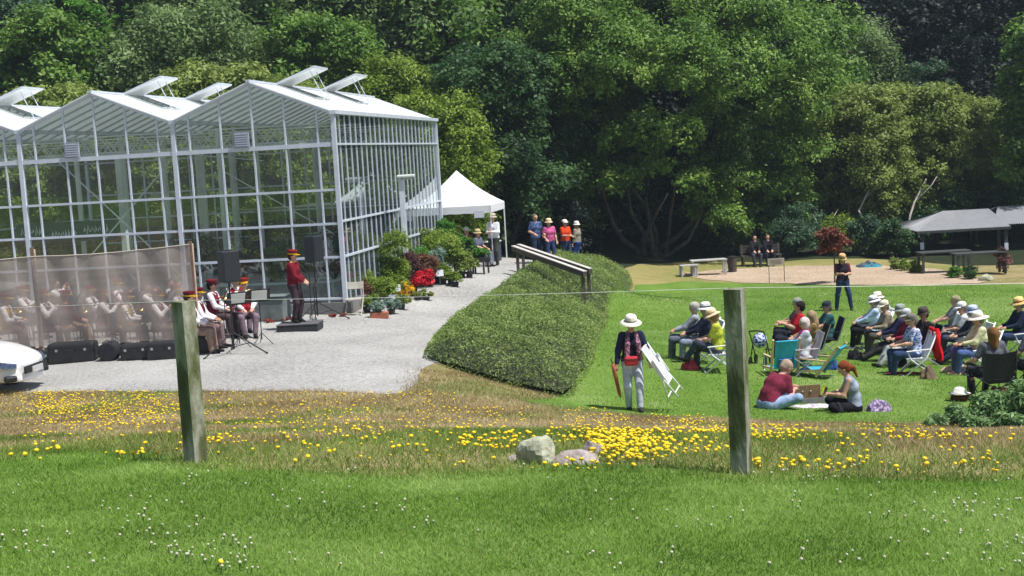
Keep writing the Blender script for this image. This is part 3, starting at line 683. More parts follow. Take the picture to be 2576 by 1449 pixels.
def ik(a,b,l1,l2,hint):
    a=np.array(a,float); b=np.array(b,float); d=b-a; D=np.linalg.norm(d); D2=min(D,(l1+l2)*.995); d=d/(D+1e-9); b=a+d*D2
    x=(l1*l1-l2*l2+D2*D2)/(2*D2); h=math.sqrt(max(l1*l1-x*x,0)); hint=np.array(hint,float); q=hint-d*(hint@d); q=nv(q); return a+d*x+q*h, b
SKIN=pm("skin",(.52,.30,.21),rough=.55,var=.10,scale=9,spec=.4); SKIN2=pm("skin_tan",(.38,.21,.14),rough=.55,var=.1,scale=9,spec=.4)  # second skin tone is a darker tan
EYE=pm("eye_dark",(.03,.02,.02),rough=.3); LIP=pm("lips",(.36,.12,.10),rough=.5)
def cloth(hexcol, nm="cloth"): 
    c=hexc(hexcol); return pm("%s_%s"%(nm,hexcol), c, rough=.9, var=.32, scale=7, bump=.9, bscale=11, spec=.2)
def stripes(name,h1,h2,sc=60,axis=2):
    if name in MATS: return MATS[name]
    m=pm(name,hexc(h1),rough=.9,var=.1,scale=9,bump=.3); n=m.node_tree; b=n.nodes["Principled BSDF"]
    tc=n.nodes.new("ShaderNodeTexCoord"); v=n.nodes.new("ShaderNodeTexVoronoi"); v.inputs["Scale"].default_value=sc; n.links.new(tc.outputs["Object"],v.inputs["Vector"])
    cr=n.nodes.new("ShaderNodeValToRGB"); cr.color_ramp.interpolation='CONSTANT'; cr.color_ramp.elements[0].color=(*hexc(h1),1); cr.color_ramp.elements[1].position=.45; cr.color_ramp.elements[1].color=(*hexc(h2),1)
    n.links.new(v.outputs["Color"],cr.inputs[0]); n.links.new(cr.outputs[0],b.inputs["Base Color"]); return m
def rotz(v,a): return np.array([v[0]*cos(a)-v[1]*sin(a), v[0]*sin(a)+v[1]*cos(a), v[2]])
def person(label, loc, yaw, pose="stand", pelvis=None, lean=0.0, bend=0.0, hands=None, feet=None, nod=0.0, turn=0.0, height=1.68, res=.018, group=None,
           shirt="888888", sleeve="short", vest=None, trousers="333344", shoes="222222", hair="7a7068", hairlen="short", hat=None, skin=None, fat=1.0, collar=None, kneeout=0.0, knees=None, sleevecol=None, scarf=None, curl=.6):
    k=height/1.7; skin=skin or SKIN
    if pelvis is None: pelvis={"stand":(0,0,.93),"sit":(0,0,.535),"ground":(0,0,.12)}[pose]
    P=np.array(pelvis,float); sp=nv((sin(lean),0,cos(lean))); sp2=nv((sin(lean+bend),0,cos(lean+bend))); lat=np.array([0,1.,0])
    waist=P+sp*.14; chest=waist+sp2*.18; shc=waist+sp2*.32; neck=waist+sp2*.38; hd=nv((sin(lean*.5+bend*.7+nod),0,cos(lean*.5+bend*.7+nod))); head=neck+hd*.135
    hf=rotz(nv((hd[2],0,-hd[0])),turn); hl=np.cross(hd,hf)
    sL=shc+lat*.165*fat**.5; sR=shc-lat*.165*fat**.5
    fwd=np.array([1.,0,0])
    if hands is None: hands={"stand":((.08,.26,.82),(.08,-.26,.82)),"sit":((.36,.10,.66),(.36,-.10,.66)),"ground":((.35,.12,.35),(.35,-.12,.35))}[pose]
    if feet is None: feet={"stand":((.03,.11,.07),(-.02,-.11,.07)),"sit":((.48,.11,.07),(.44,-.11,.07)),"ground":((.35,.25,.06),(.3,-.28,.06))}[pose]
    eL,hL=ik(sL,hands[0],.275,.25,(-.5,.45,-.6)); eR,hR=ik(sR,hands[1],.275,.25,(-.5,-.45,-.6))
    pL=P+lat*.088-sp*.03; pR=P-lat*.088-sp*.03
    kL,fL=ik(pL,feet[0],.43,.42,(.9,.25+kneeout,.5)); kR,fR=ik(pR,feet[1],.43,.42,(.9,-.25-kneeout,.5))
    if knees: kL,kR=[np.array(q,float) for q in knees]; fL,fR=[np.array(q,float) for q in feet]
    body=[(pL,pR,.098*fat,.098*fat,.06),(waist+lat*.05,waist-lat*.05,.098*fat,.098*fat,.06),(chest+lat*.075,chest-lat*.075,.108*fat,.108*fat,.06),(sL-lat*.04-sp2*.02,sR+lat*.04-sp2*.02,.062,.062,.05),
        (shc,head,.058,.05,.04),(head+hd*.035-hf*.018,head+hd*.03+hf*.01,.088,.086,.03),(head-hd*.05+hf*.035,head+hd*.0+hf*.03,.052,.066,.03),(head+hf*.10-hd*.005,head+hf*.112-hd*.028,.010,.014,.012),
        (head+hl*.083+hd*.005,head+hl*.083-hd*.03,.014,.010,.01),(head-hl*.083+hd*.005,head-hl*.083-hd*.03,.014,.010,.01)]
    for (s_,e_,h_,sg) in ((sL,eL,hL,1),(sR,eR,hR,-1)):
        body += [(s_,e_,.050,.038),(e_,e_+(h_-e_)*.35,.038,.040),(e_+(h_-e_)*.35,h_,.040,.026)]
        d=nv(h_-e_); side=nv(np.cross(d,(0,0,1)) if abs(d[2])<.9 else np.cross(d,(1,0,0))); dn=nv(np.cross(d,side)); 
        if dn[2]>0: dn=-dn
        pe=h_+d*.085; fr=max(.0085,res*.62)
        body += [(h_,pe+side*.02,.024,.019,.02),(h_,pe-side*.02,.024,.019,.02)]
        for f,(o_,ln) in enumerate(((-.031,.062),(-.011,.074),(.010,.070),(.029,.054))):
            a0=pe+side*o_; a1=a0+nv(d+dn*curl*.6)*ln*.5; a2=a1+nv(d*(1-curl)+dn*curl*1.4)*ln*.5; body += [(a0,a1,fr,fr*.95,.008),(a1,a2,fr*.95,fr*.8,.006)]
        a0=h_+d*.03+side*(-.028*sg); a1=a0+nv(d*.6-side*sg*.7+dn*.3)*.035; a2=a1+nv(d+dn*.5)*.028; body += [(a0,a1,fr*1.25,fr*1.1,.01),(a1,a2,fr*1.1,fr*.9,.008)]
    for (h0,k0,f0) in ((pL,kL,fL),(pR,kR,fR)):
        sh=nv(f0-k0); tf=nv(np.array([1,0,0])-sh*sh[0]+np.array([0,0,-.15])) if abs(sh[0])<.8 else nv(np.array([.3,0,1.0]))
        body += [(h0,k0,.082*fat,.056,.05),(k0,k0+(f0-k0)*.35-tf*.012,.054,.054,.03),(k0+(f0-k0)*.35-tf*.012,f0,.054,.036,.03),(f0-tf*.03,f0+tf*.13-np.array([0,0,.02])*(abs(sh[0])<.8),.035,.028,.03)]
    def sc(pr): return [tuple([np.array(p[0])*k,np.array(p[1])*k,p[2]*k,p[3]*k]+[x*k for x in p[4:]]) for p in pr]
    V,F=sdf_mesh(sc(body),res*.8); fc=V[F].mean(1); mi=np.zeros(len(F),int)
    for sgn in (1,-1): mi[np.linalg.norm(fc-(head+hf*.088+hl*.032*sgn+hd*.012)*k,axis=1)<max(.014,res*.7)]=1
    mi[(np.linalg.norm(fc-(head+hf*.094-hd*.058)*k,axis=1)<max(.016,res*.8))]=2
    root=npmesh("person",V,F,[skin,EYE,LIP],mi=mi,smooth=True); root.location=loc; root.rotation_euler=(0,0,yaw); tag(root,label,"person",group)
    def part(nm,pr,m): 
        v,f=sdf_mesh(sc(pr),res); return npmesh(nm,v,f,m,root,smooth=True)
    g=.022
    tor=[(pL+sp*.03,pR+sp*.03,.10*fat+g*.7,.10*fat+g*.7,.06),(waist+lat*.05,waist-lat*.05,.1*fat+g,.1*fat+g,.06),(chest+lat*.075,chest-lat*.075,.108*fat+g,.108*fat+g,.06),(sL-lat*.03-sp2*.02,sR+lat*.03-sp2*.02,.062+g*.8,.062+g*.8,.05)]
    slv=[]
    for (s_,e_,h_) in ((sL,eL,hL),(sR,eR,hR)):
        if sleeve in("short","long"): slv.append((s_,e_ if sleeve=="long" else s_+(e_-s_)*.72,.050+g*.9,.044+g*.7,.04))
        if sleeve=="long": slv.append((e_,e_+(h_-e_)*.9,.042+g*.7,.030+g*.6,.03))
    if vest:
        part("shirt",slv+[(shc-lat*.02,shc+lat*.02,.08,.08)],cloth(shirt)); part("vest",tor,cloth(vest) if isinstance(vest,str) else vest)
    else: part("shirt",tor+slv,cloth(shirt) if isinstance(shirt,str) else shirt)
    if trousers:
        tr=[(pL,pR,.10*fat+g*.6,.10*fat+g*.6,.06)]
        for (h0,k0,f0) in ((pL,kL,fL),(pR,kR,fR)): tr += [(h0,k0,.085*fat+g*.7,.058+g*.7,.05),(k0,k0+(f0-k0)*.9,.058+g*.7,.044+g*.7,.03)]
        part("trousers",tr,cloth(trousers))
    for (k0,f0) in ((kL,fL),(kR,fR)):
        sh=nv(f0-k0); low=abs(sh[0])<.8; tf=nv(np.array([1,0,0])-sh*sh[0]+np.array([0,0,-.15])) if low else nv(np.array([.3,0,1.0]))
        part("shoe",[(f0-tf*.04-np.array([0,0,.015]),f0+tf*.04-np.array([0,0,.02]),.042,.044,.03),(f0+tf*.04-np.array([0,0,.02]),f0+tf*.145-np.array([0,0,.028])*low,.044,.034,.03)],cloth(shoes,"shoe"))
    if hairlen!="bald" :
        hp=[(head+hd*.045-hf*.028,head+hd*.04-hf*.002,.094,.092,.03),(head-hf*.045-hd*.02,head-hf*.035+hd*.03,.075,.085,.03)]
        if hairlen=="long": hp += [(head-hf*.06,head-hf*.075-hd*.20,.078,.06,.04),(head+hl*.06-hf*.03,head+hl*.06-hf*.05-hd*.14,.045,.035,.04),(head-hl*.06-hf*.03,head-hl*.06-hf*.05-hd*.14,.045,.035,.04)]
        if hairlen=="bob": hp += [(head+hl*.055-hf*.02+hd*.02,head+hl*.06-hf*.02-hd*.06,.05,.045,.04),(head-hl*.055-hf*.02+hd*.02,head-hl*.06-hf*.02-hd*.06,.05,.045,.04),(head-hf*.05,head-hf*.05-hd*.06,.07,.06,.04)]
        if hairlen=="pony": hp += [(head-hf*.09+hd*.02,head-hf*.14-hd*.06,.03,.04,.03),(head-hf*.14-hd*.06,head-hf*.13-hd*.22,.04,.018,.03)]
        part("hair",hp,cloth(hair,"hair"))
    if hat:
        kind=hat[0]; col=hat[1]; mt=cloth(col,"hat"); Mx=Matrix((Vector(hf),Vector(hl),Vector(hd))).transposed(); c=Vector((head+hd*.062-hf*.008)*k); mb=MB()
        if kind=="brim":
            bw=hat[2]*.9; mb.lathe([(.085*k,-.004),(bw*k*.8,-.016),(bw*k,-.034),(bw*k,-.028),(bw*k*.75,-.004),(.112*k,.006),(.108*k,.03),(.102*k,.075),(.085*k,.105),(.04*k,.118),(.001,.118)],c,22,rot=Mx,sx=1.03)
        elif kind=="cap":
            mb.lathe([(.106*k,-.01),(.108*k,.03),(.095*k,.07),(.05*k,.095),(.001,.10)],c,20,rot=Mx)
            vs=[];N=9
            for i in range(N):
                a=-1.1+2.2*i/(N-1)
                for rr,zz in ((.10,-.004),(.185-.05*abs(a)**1.5,-.026),(.185-.05*abs(a)**1.5,-.020),(.10,.006)): vs.append(c+Mx@Vector((rr*cos(a)*k,rr*sin(a)*k*.9,zz)))
            fs=[]
            for i in range(N-1):
                for j in range(4): fs.append((i*4+j,(i+1)*4+j,(i+1)*4+(j+1)%4,i*4+(j+1)%4))
            mb.add(vs,fs)
        elif kind=="band":    # uniform peaked cap with tall crown
            mb.lathe([(.105*k,-.015),(.108*k,.03),(.13*k,.075),(.12*k,.095),(.05*k,.105),(.001,.105)],c,20,rot=Mx)
        h_=mb.build("hat",mt,root,smooth=True)
        if kind=="band":
            m2=MB(); m2.lathe([(.111*k,-.012),(.113*k,.022)],c,20,rot=Mx); m2.build("hat_band",cloth(hat[2]),h_)
            m3=MB(); m3.box(c+Mx@Vector((.135*k,0,-.015)),(.08*k,.15*k,.014),rot=Mx); m3.build("peak",cloth(hat[3] if len(hat)>3 else "c8a028"),h_,bevel=.005)
        elif kind=="brim":
            m2=MB(); m2.lathe([(.113*k,.008),(.111*k,.034)],c,20,rot=Mx,sx=1.03); m2.build("hat_band",cloth(hat[3] if len(hat)>3 else "6b6258"),h_)
    if scarf:
        nk=neck-sp2*.03; f=sp2@fwd; ff=nv((sp2[2],0,-sp2[0]))
        pr=[]
        for sg in (1,-1):
            a=nk+lat*.075*sg+ff*.045; b=chest+lat*.095*sg+ff*.125; c_=waist+lat*.12*sg+ff*.13-np.array([0,0,.08]); pr += [(a,b,.038,.044,.03),(b,c_,.044,.052,.03)]
        pr.append((nk-ff*.05-lat*.05,nk-ff*.05+lat*.05,.04,.04,.03)); part("scarf",pr,scarf)
    if collar: part("shoulder_trim",[(sL+sp2*.03,sL-lat*.06+sp2*.055,.034,.03,.02),(sR+sp2*.03,sR+lat*.06+sp2*.055,.034,.03,.02)],cloth(collar))
    return root
def face(yawdeg): return R(yawdeg)     # 0: towards +X, 180: towards -X, -90: towards the viewer
def G(u,v,dx=0,dy=0):
    p=hit(u,v); x,y=p.x+dx,p.y+dy; return Vector((x,y,gz(x,y)))
# ---------------------------------------------------------------- chairs
M_wplast=pm("white_plastic",(.78,.79,.80),rough=.35,var=.04,scale=3)
def white_chair(label, loc, yaw, group="white slatted folding chairs"):
    t=thing("folding_chair",label,"chair",loc,yaw,group)
    st=MB()
    for i in range(6): st.box((-.17+.07*i,0,.425),(.055,.42,.018))
    st.beam((-.2,.19,.405),(.22,.19,.405),.03).beam((-.2,-.19,.405),(.22,-.19,.405),.03); st.build("seat",M_wplast,t)
    bk=MB(); a=R(22)
    def Bp(h,y): return (-.19-h*sin(a),y,.44+h*cos(a))
    for i in range(6): bk.beam(Bp(.08,-.15+.06*i),Bp(.58,-.15+.06*i),.036,.014,up=(1,0,0))
    bk.beam(Bp(.06,-.22),Bp(.06,.22),.04,.022).beam(Bp(.60,-.22),Bp(.60,.22),.05,.026); bk.build("backrest",M_wplast,t)
    for y in (.235,-.235):
        MB().tube([Bp(.66,y),(-.19,y,.44),(.32,y,0)],[.017,.019,.017],8).build("front_leg",M_wplast,t,smooth=True)
        MB().tube([(.20,y*.92,.60),(.14,y*.92,.42),(-.36,y*.92,0)],[.015,.018,.017],8).build("rear_leg",M_wplast,t,smooth=True)
        MB().beam((-.26,y,.645),(.24,y,.615),.05,.022).build("armrest",M_wplast,t,bevel=.008)
    MB().tube([(.30,-.235,.05),(.30,.235,.05)],.013,6).build("stretcher",M_wplast,t); MB().tube([(-.33,-.215,.05),(-.33,.215,.05)],.013,6).build("stretcher",M_wplast,t)
    return t
WC={}
def wchair(label,loc,yaw):
    if 'p' not in WC: WC['p']=white_chair(label,loc,yaw); return WC['p']
    return copy_tree(WC['p'],label,None,loc,yaw)
M_blk=pm("black_fabric",(.012,.013,.018),rough=.9,var=.3,scale=6,bump=.3); M_blkm=pm("black_metal",(.015,.015,.017),rough=.45,var=.1); M_blkp=pm("black_case_plastic",(.012,.013,.015),rough=.5,var=.3,scale=6,bump=.2)
M_steel=pm("bare_steel",(.45,.46,.48),rough=.35,metal=.7,var=.1); M_wood=pm("weathered_grey_wood",(.30,.28,.25),rough=.9,var=.3,scale=5,bump=.4,stretch=(1,1,6))
M_pine=pm("pale_pine",(.62,.43,.25),rough=.7,var=.2,scale=6)
def low_chair(label,loc,yaw,fab,frame,group=None):
    t=thing("camping_chair",label,"chair",loc,yaw,group); a=R(20)
    def Bp(h,y): return (-.18-h*sin(a),y,.40+h*cos(a))
    m=MB(); m.beam((-.2,0,.395),(.24,0,.42),.46,.02); m.build("seat",fab,t,bevel=.006)
    m=MB(); m.add([Bp(0,-.24),Bp(0,.24),Bp(.25,.25),Bp(.52,.24),Bp(.52,-.24),Bp(.25,-.25)]+[tuple(Vector(Bp(h,y))+Vector((-.018,0,-.006))) for h,y in ((0,-.24),(0,.24),(.25,.25),(.52,.24),(.52,-.24),(.25,-.25))],
        [(0,1,2,5),(5,2,3,4),(7,6,11,8),(8,11,10,9),(0,6,7,1),(1,7,8,2),(2,8,9,3),(3,9,10,4),(4,10,11,5),(5,11,6,0)]); m.build("backrest",fab,t)
    for y in (.25,-.25):
        MB().tube([Bp(.54,y),Bp(0,y),(.28,y,.02)],.011,6).build("front_leg",frame,t); MB().tube([(.24,y,.42),(-.3,y,.02)],.011,6).build("rear_leg",frame,t)
        MB().beam(Bp(.2,y),(.22,y,.58),.05,.015).build("armrest",fab,t); MB().tube([(.2,y,.58),(.24,y,.42)],.009,6).build("arm_post",frame,t)
    return t
# ================================================================ audience on the lawn
VO=16
gA="audience seated on the lawn facing the band"
def sitter(label, u, v, yaw=180, **kw):
    p=G(u,v+VO); kw.setdefault("pose","sit"); kw.setdefault("lean",-.28); kw.setdefault("bend",.2); kw.setdefault("pelvis",(0,0,.47)); kw.setdefault("fat",1.08); kw.setdefault("res",.02)
    return person(label,p,face(yaw),group=gA,**kw)
# walking visitor with the white chair (nearest figure)
wp=G(1596,1034)
scf=stripes("checked_scarf","b9788a","4a4258",45)
walker=person("visitor in wide pale sun hat walking with red waist bag and white chair",wp,face(-84),height=1.62,res=.012,sleeve="long",shirt="232a47",vest="15182c",trousers="b8bfd0",shoes="2b2a2c",
   hat=("brim","efe6d8",.215,"8a8378"),hair="8b8078",scarf=scf,feet=((.20,.07,.07),(-.06,-.08,.07)),hands=((.10,.30,.90),(.06,-.30,.84)),nod=.25,turn=0.0,lean=.04,curl=1.0)
wb=thing("waist_bag","red waist bag worn in front by the walking visitor","bag",wp+Vector((-.03,-.19,.90)),0)
MB().box((0,0,0),(.23,.10,.16)).build("pouch",pm("red_nylon",(.45,.02,.03),rough=.5,var=.15),wb,bevel=.035); MB().beam((-.09,-.054,.03),(.09,-.054,.03),.012,.01).build("zip",M_blkm,wb)
MB().tube([(-.11,0,.02),(-.18,.1,.04),(-.16,.3,.04),(0,.37,.04),(.16,.3,.04),(.18,.1,.04),(.11,0,.02)],.013,6).build("strap",M_blkm,wb)
um=thing("umbrella","folded red-brown umbrella hanging from the walking visitor's hand","umbrella",wp+Vector((-.32,-.1,.84)),0)
MB().tube([(-.02,0,.02),(.0,0,-.1),(.07,0,-.50),(.09,0,-.58)],[.02,.034,.028,.008],8).build("canopy",pm("red_brown_cloth",(.32,.07,.04),rough=.8,var=.2),um,smooth=True); MB().tube([(-.02,0,.02),(-.05,0,.10),(-.02,0,.12)],.011,6).build("handle",M_blkm,um)
cc=copy_tree(white_chair("white folding chair carried under the walking visitor's arm",(0,0,0),0,None),None) if False else None
def folded_chair():
    t=thing("folding_chair","white folding chair hanging folded from the walking visitor's arm","chair",(0,0,0),0,"white slatted folding chairs")
    for y in (.2,-.2):
        MB().tube([(-.03,y,.55),(0,y,.0),(.10,y,-.55)],.018,7).build("front_leg",M_wplast,t,smooth=True)
        MB().tube([(.03,y*.85,.20),(.02,y*.85,-.05),(-.12,y*.85,-.55)],.017,7).build("rear_leg",M_wplast,t,smooth=True)
        MB().beam((.03,y,.28),(.05,y,-.12),.045,.02).build("armrest",M_wplast,t,bevel=.006)
    st=MB()
    for i in range(5): st.beam((.045,-.13+.065*i,.12),(.05,-.13+.065*i,-.25),.04,.014,up=(1,0,0))
    st.beam((.04,-.18,.12),(.04,.18,.12),.02).beam((.045,-.18,-.25),(.045,.18,-.25),.02); st.build("seat",M_wplast,t)
    bk=MB()
    for i in range(5): bk.beam((-.03,-.13+.065*i,.52),(-.01,-.13+.065*i,.05),.04,.014,up=(1,0,0))
    bk.beam((-.035,-.2,.54),(-.035,.2,.54),.05,.02).beam((-.005,-.2,.04),(-.005,.2,.04),.03,.02); bk.build("backrest",M_wplast,t)
    MB().tube([(.08,-.2,-.46),(.08,.2,-.46)],.013,6).build("stretcher",M_wplast,t); MB().tube([(-.1,-.17,-.48),(-.1,.17,-.48)],.013,6).build("stretcher",M_wplast,t); return t
fcx=folded_chair(); fcx.matrix_world=Matrix.Translation(wp+Vector((.47,-.12,.70)))@Matrix.Rotation(R(-28),4,'Y')@Matrix.Rotation(R(-22),4,'Z')@Matrix.Scale(.92,4)
for (u,v,lb,kw) in [
 (1772,898,"seated visitor in navy with white and dark brimmed hat left of the fence post",dict(shirt="1d2438",sleeve="long",trousers="7c8796",hat=("brim","d8dbe0",.19,"303236"),turn=.2)),
 (1806,918,"seated visitor in yellow-green top and straw hat beside the right fence post",dict(shirt="a8b03a",sleeve="short",trousers="3c4256",hat=("brim","dfc9a4",.20,"b79a78"),hairlen="bob",hair="8a6a50",lean=-.12,nod=.3,feet=((.62,.08,.28),(.42,-.1,.07)))),
 (2003,868,"seated grey-haired man farthest back behind the red shirt",dict(shirt="3a3c48",trousers="22242c",hair="9a9a98",height=1.72)),
 (2008,888,"seated dark-haired man in a bright red shirt",dict(shirt="b8182c",trousers="20232f",hair="2c2422",height=1.75,hands=((.32,.1,.8),(.3,-.1,.8)))),
 (2040,905,"seated visitor in a khaki top with long brown hair",dict(shirt="8b7248",sleeve="long",trousers="5b5142",hair="9a8468",hairlen="long",height=1.6)),
 (2022,930,"seated grey-haired woman with a bright pink scarf",dict(shirt="b9c0c8",sleeve="long",trousers="5d6070",hair="c2b6b2",hairlen="bob",height=1.6,scarf=cloth("c22c86"),nod=.2)),
 (2205,852,"seated visitor in a white shirt and cream hat behind the pale blue shirt",dict(shirt="e8e8ea",trousers="30303a",hat=("brim","e9e3cf",.18,"8c8878"),height=1.72)),
 (2196,862,"seated visitor in a pale blue shirt, white hat, black trousers and white shoes",dict(shirt="b4cbe8",sleeve="long",trousers="15161c",shoes="e8e8ea",hat=("brim","e6e8ea",.19,"4a5478"),lean=-.3,height=1.7)),
 (2262,895,"seated visitor in navy plaid with a grey-green hat and legs stretched out",dict(shirt="2a2c50",sleeve="long",trousers="2f3030",hat=("brim","9aa49a",.17,"6a7468"),lean=-.25,feet=((.80,.08,.10),(.74,-.08,.08)))),
 (2288,908,"seated visitor in dark red with a grey hat between navy plaid and floral blue",dict(shirt="7c1c34",sleeve="long",trousers="a8aca8",hat=("cap","b0b4b4"),lean=-.15,nod=.2,feet=((.7,.08,.10),(.66,-.08,.08)))),
 (2300,928,"seated visitor in a floral blue shirt and dark cap beside the red jacket",dict(shirt=stripes("floral_blue","3a56a8","c8d0e8",38),trousers="2c3e5e",hat=("cap","6c6a62"),hairlen="short",lean=-.15)),
 (2398,860,"grey-haired visitor whose head shows above the empty white chair",dict(shirt="7c8088",trousers="3a3c44",hair="a39a78",height=1.7)),
 (2446,900,"seated visitor in charcoal with a blue and white sun hat",dict(shirt="34343e",sleeve="long",trousers="1e2638",hat=("brim","b8c2dc",.18,"5a6690"),lean=-.25,feet=((.8,.08,.10),(.74,-.08,.08)))),
 (2462,926,"seated visitor in a cream shirt and large cream hat with blue jeans",dict(shirt="d2cfa8",sleeve="long",trousers="4a6092",shoes="c2a888",hat=("brim","e8dcd0",.24,"d2c4b4"),lean=-.2,height=1.7)),
 (2566,880,"seated visitor in navy with a yellow straw hat at the right edge",dict(shirt="1c2a40",sleeve="long",trousers="2c3a58",hat=("brim","e0c27c",.20,"a83828"),lean=-.2,height=1.75)),
 (2234,876,"seated visitor in a beige cap between the pale blue shirt and the navy plaid",dict(shirt="9c8c7c",sleeve="long",trousers="4c4840",hat=("cap","d8d0bc"),lean=-.1)),
 (2322,905,"seated visitor in black with a dark hat right behind the floral blue shirt",dict(shirt="1c1c22",sleeve="long",trousers="24242c",hat=("brim","4c4440",.16,"2c2828"),hair="3c2c24",nod=.2)),
 (2425,884,"seated visitor in white with a white cap left of the blue and white hat",dict(shirt="d8d8dc",trousers="3c4454",hat=("cap","eeeeee"),lean=-.15)),
 (1745,890,"seated grey-haired visitor in light grey, leftmost of the lawn audience",dict(shirt="9aa0a8",sleeve="long",trousers="5c6470",hair="b8b4ac")),
 (2080,880,"seated visitor in teal with a dark cap just right of the khaki top",dict(shirt="2c5c60",trousers="3c3c3c",hat=("cap","2c3440"))),
 ]:
    sitter(lb,u,v,yaw=180+random.uniform(-14,14),nod=kw.pop("nod",random.uniform(0,.25)),turn=kw.pop("turn",random.uniform(-.4,.4)),**kw)
for (u,v,lb) in [(1774,900,"white folding chair under the navy-clad visitor left of the fence post"),(1808,920,"white folding chair under the yellow-green top beside the fence post"),
  (2206,853,"white folding chair under the cream-hatted white shirt"),(2198,864,"white folding chair under the pale blue shirt"),(2263,897,"white folding chair under the navy plaid visitor"),
  (2302,930,"white folding chair with a red jacket hung over its back"),(2378,874,"empty white folding chair on the open lawn"),(2464,928,"white folding chair under the large cream hat"),(2568,882,"white folding chair under the straw hat at the right edge"),(2448,902,"white folding chair under the blue and white sun hat"),(2400,862,"white folding chair behind the empty one")]:
    wchair(lb,G(u,v+VO),face(180+random.uniform(-6,6))).scale=(.95,.95,.88)
for (u,v,lb,c) in [(2005,870,"dark low chair under the grey-haired man","20242c"),(2010,890,"grey low chair under the red-shirted man","8a8c90"),(2042,907,"dark low chair under the khaki top","2c2824"),(2024,932,"patterned low chair under the pink scarf","b0a8ac"),(2290,910,"dark low chair under the dark red visitor","302428"),(2236,878,"dark low chair under the beige cap","28303c"),(2324,907,"black low chair behind the floral blue shirt","18181c"),(2427,886,"blue low chair under the white cap","2c4c7c"),(1747,892,"grey low chair under the leftmost visitor","60646c"),(2082,882,"dark low chair under the teal shirt","202428")]:
    low_chair(lb,G(u,v+VO),face(180),cloth(c,"chair_cloth"),M_steel,"low cloth chairs on the lawn")
M_turq=pm("turquoise_canvas",(.03,.38,.58),rough=.75,var=.2,scale=5,bump=.2); M_blue2=pm("blue_canvas",(.02,.14,.36),rough=.8,var=.2,scale=5)
# turquoise beach chairs
def beach_chair(label,loc,yaw,tilt):
    t=thing("beach_chair",label,"chair",loc,yaw,"turquoise beach chairs"); a=tilt
    def Bp(h,y,o=0): return (-.22-h*sin(a)-o*cos(a),y,.18+h*cos(a)-o*sin(a))
    for y in (.27,-.27):
        MB().beam(Bp(-.14,y),Bp(.62,y),.035,.05,up=(1,0,0)).build("side_rail",M_pine,t); MB().beam((-.25,y,.2),(.28,y,.16),.03,.04).build("seat_rail",M_pine,t)
        MB().tube([(.28,y,.16),(.1,y,.0),(-.35,y,.0)],.011,6).build("leg",M_steel,t); MB().beam(Bp(.25,y*1.02),(.2,y*1.02,.42),.045,.02).build("armrest",M_pine,t); MB().tube([(.18,y,.41),(.2,y,.17)],.01,6).build("arm_post",M_steel,t)
    MB().beam(Bp(.0,0,.02),Bp(.60,0,.02),.46,.015,up=(1,0,0)).build("backrest",M_turq,t,bevel=.006); MB().beam(Bp(.02,0,.04),Bp(.22,0,.05),.32,.03,up=(1,0,0)).build("back_pocket",M_blue2,t,bevel=.01)
    MB().beam((-.24,0,.19),(.26,0,.165),.48,.012).build("seat",M_turq,t); MB().beam(Bp(.54,0,.034),Bp(.60,0,.036),.42,.02,up=(1,0,0)).build("headrest",M_turq,t,bevel=.01); return t
beach_chair("turquoise beach chair with pine rails seen square from behind",G(1965,944),face(98),R(16))
beach_chair("turquoise beach chair turned sideways beside the pink scarf",G(2046,950),face(150),R(38))
# picnic pair
picp=G(1935,1030); person("bald man in a maroon t-shirt sitting bent forward on the grass",picp,face(28),pose="ground",lean=.35,bend=.35,nod=.35,height=1.78,res=.014,shirt="76283c",trousers="8ba2c4",shoes="3c3a38",hair="a08c7c",hairlen="short",fat=1.22,
   hands=((.50,.05,.30),(.45,-.1,.28)),feet=((.62,.18,.05),(.35,.38,.06)),knees=((.42,.26,.36),(.30,-.38,.20)),group="picnickers on the grass")
person("woman with an auburn ponytail and grey sleeveless top sitting on the grass",G(2152,1036),face(168),pose="ground",lean=.10,bend=.15,nod=.30,height=1.66,res=.013,shirt="8a93a8",sleeve="none",trousers="17161f",shoes="2a2a30",hair="7a3e22",hairlen="pony",
   hands=((.42,.08,.33),(.44,-.1,.30)),feet=((.25,.30,.06),(.30,-.25,.06)),knees=((.38,.28,.14),(.42,-.32,.15)),group="picnickers on the grass")
bx=thing("picnic_box","open brown picnic box between the two people on the grass","box",G(2036,1012),R(4))
M_wick=pm("brown_wicker",(.20,.13,.055),rough=.8,var=.35,scale=40,bump=.5)
MB().box((0,.16,.16),(.50,.04,.24)).build("lid",M_wick,bx,bevel=.006); b_=MB(); b_.box((0,0,.02),(.50,.30,.02)); b_.box((0,-.15,.05),(.5,.02,.10)); b_.box((-.25,0,.05),(.02,.30,.10)); b_.box((.25,0,.05),(.02,.3,.10)); b_.build("tray",pm("grey_lining",(.18,.18,.19),rough=.8,var=.2),bx)
for x in (-.08,.07): MB().ball((x,.13,.17),.018,8).build("clasp",M_steel,bx)
tg=MB(); tg.box((0,0,0),(.16,.02,.11)); tb=tg.build("tablet",M_blkp,None,bevel=.006); tb.location=G(2152,1036)+Vector((-.50,-.02,.40)); tb.rotation_euler=(R(20),R(15),R(60)); tag(tb,"dark book with a yellow edge held by the ponytailed woman","book")
MB().box((-.085,0,0),(.012,.024,.112)).build("spine",cloth("d8c020"),tb)
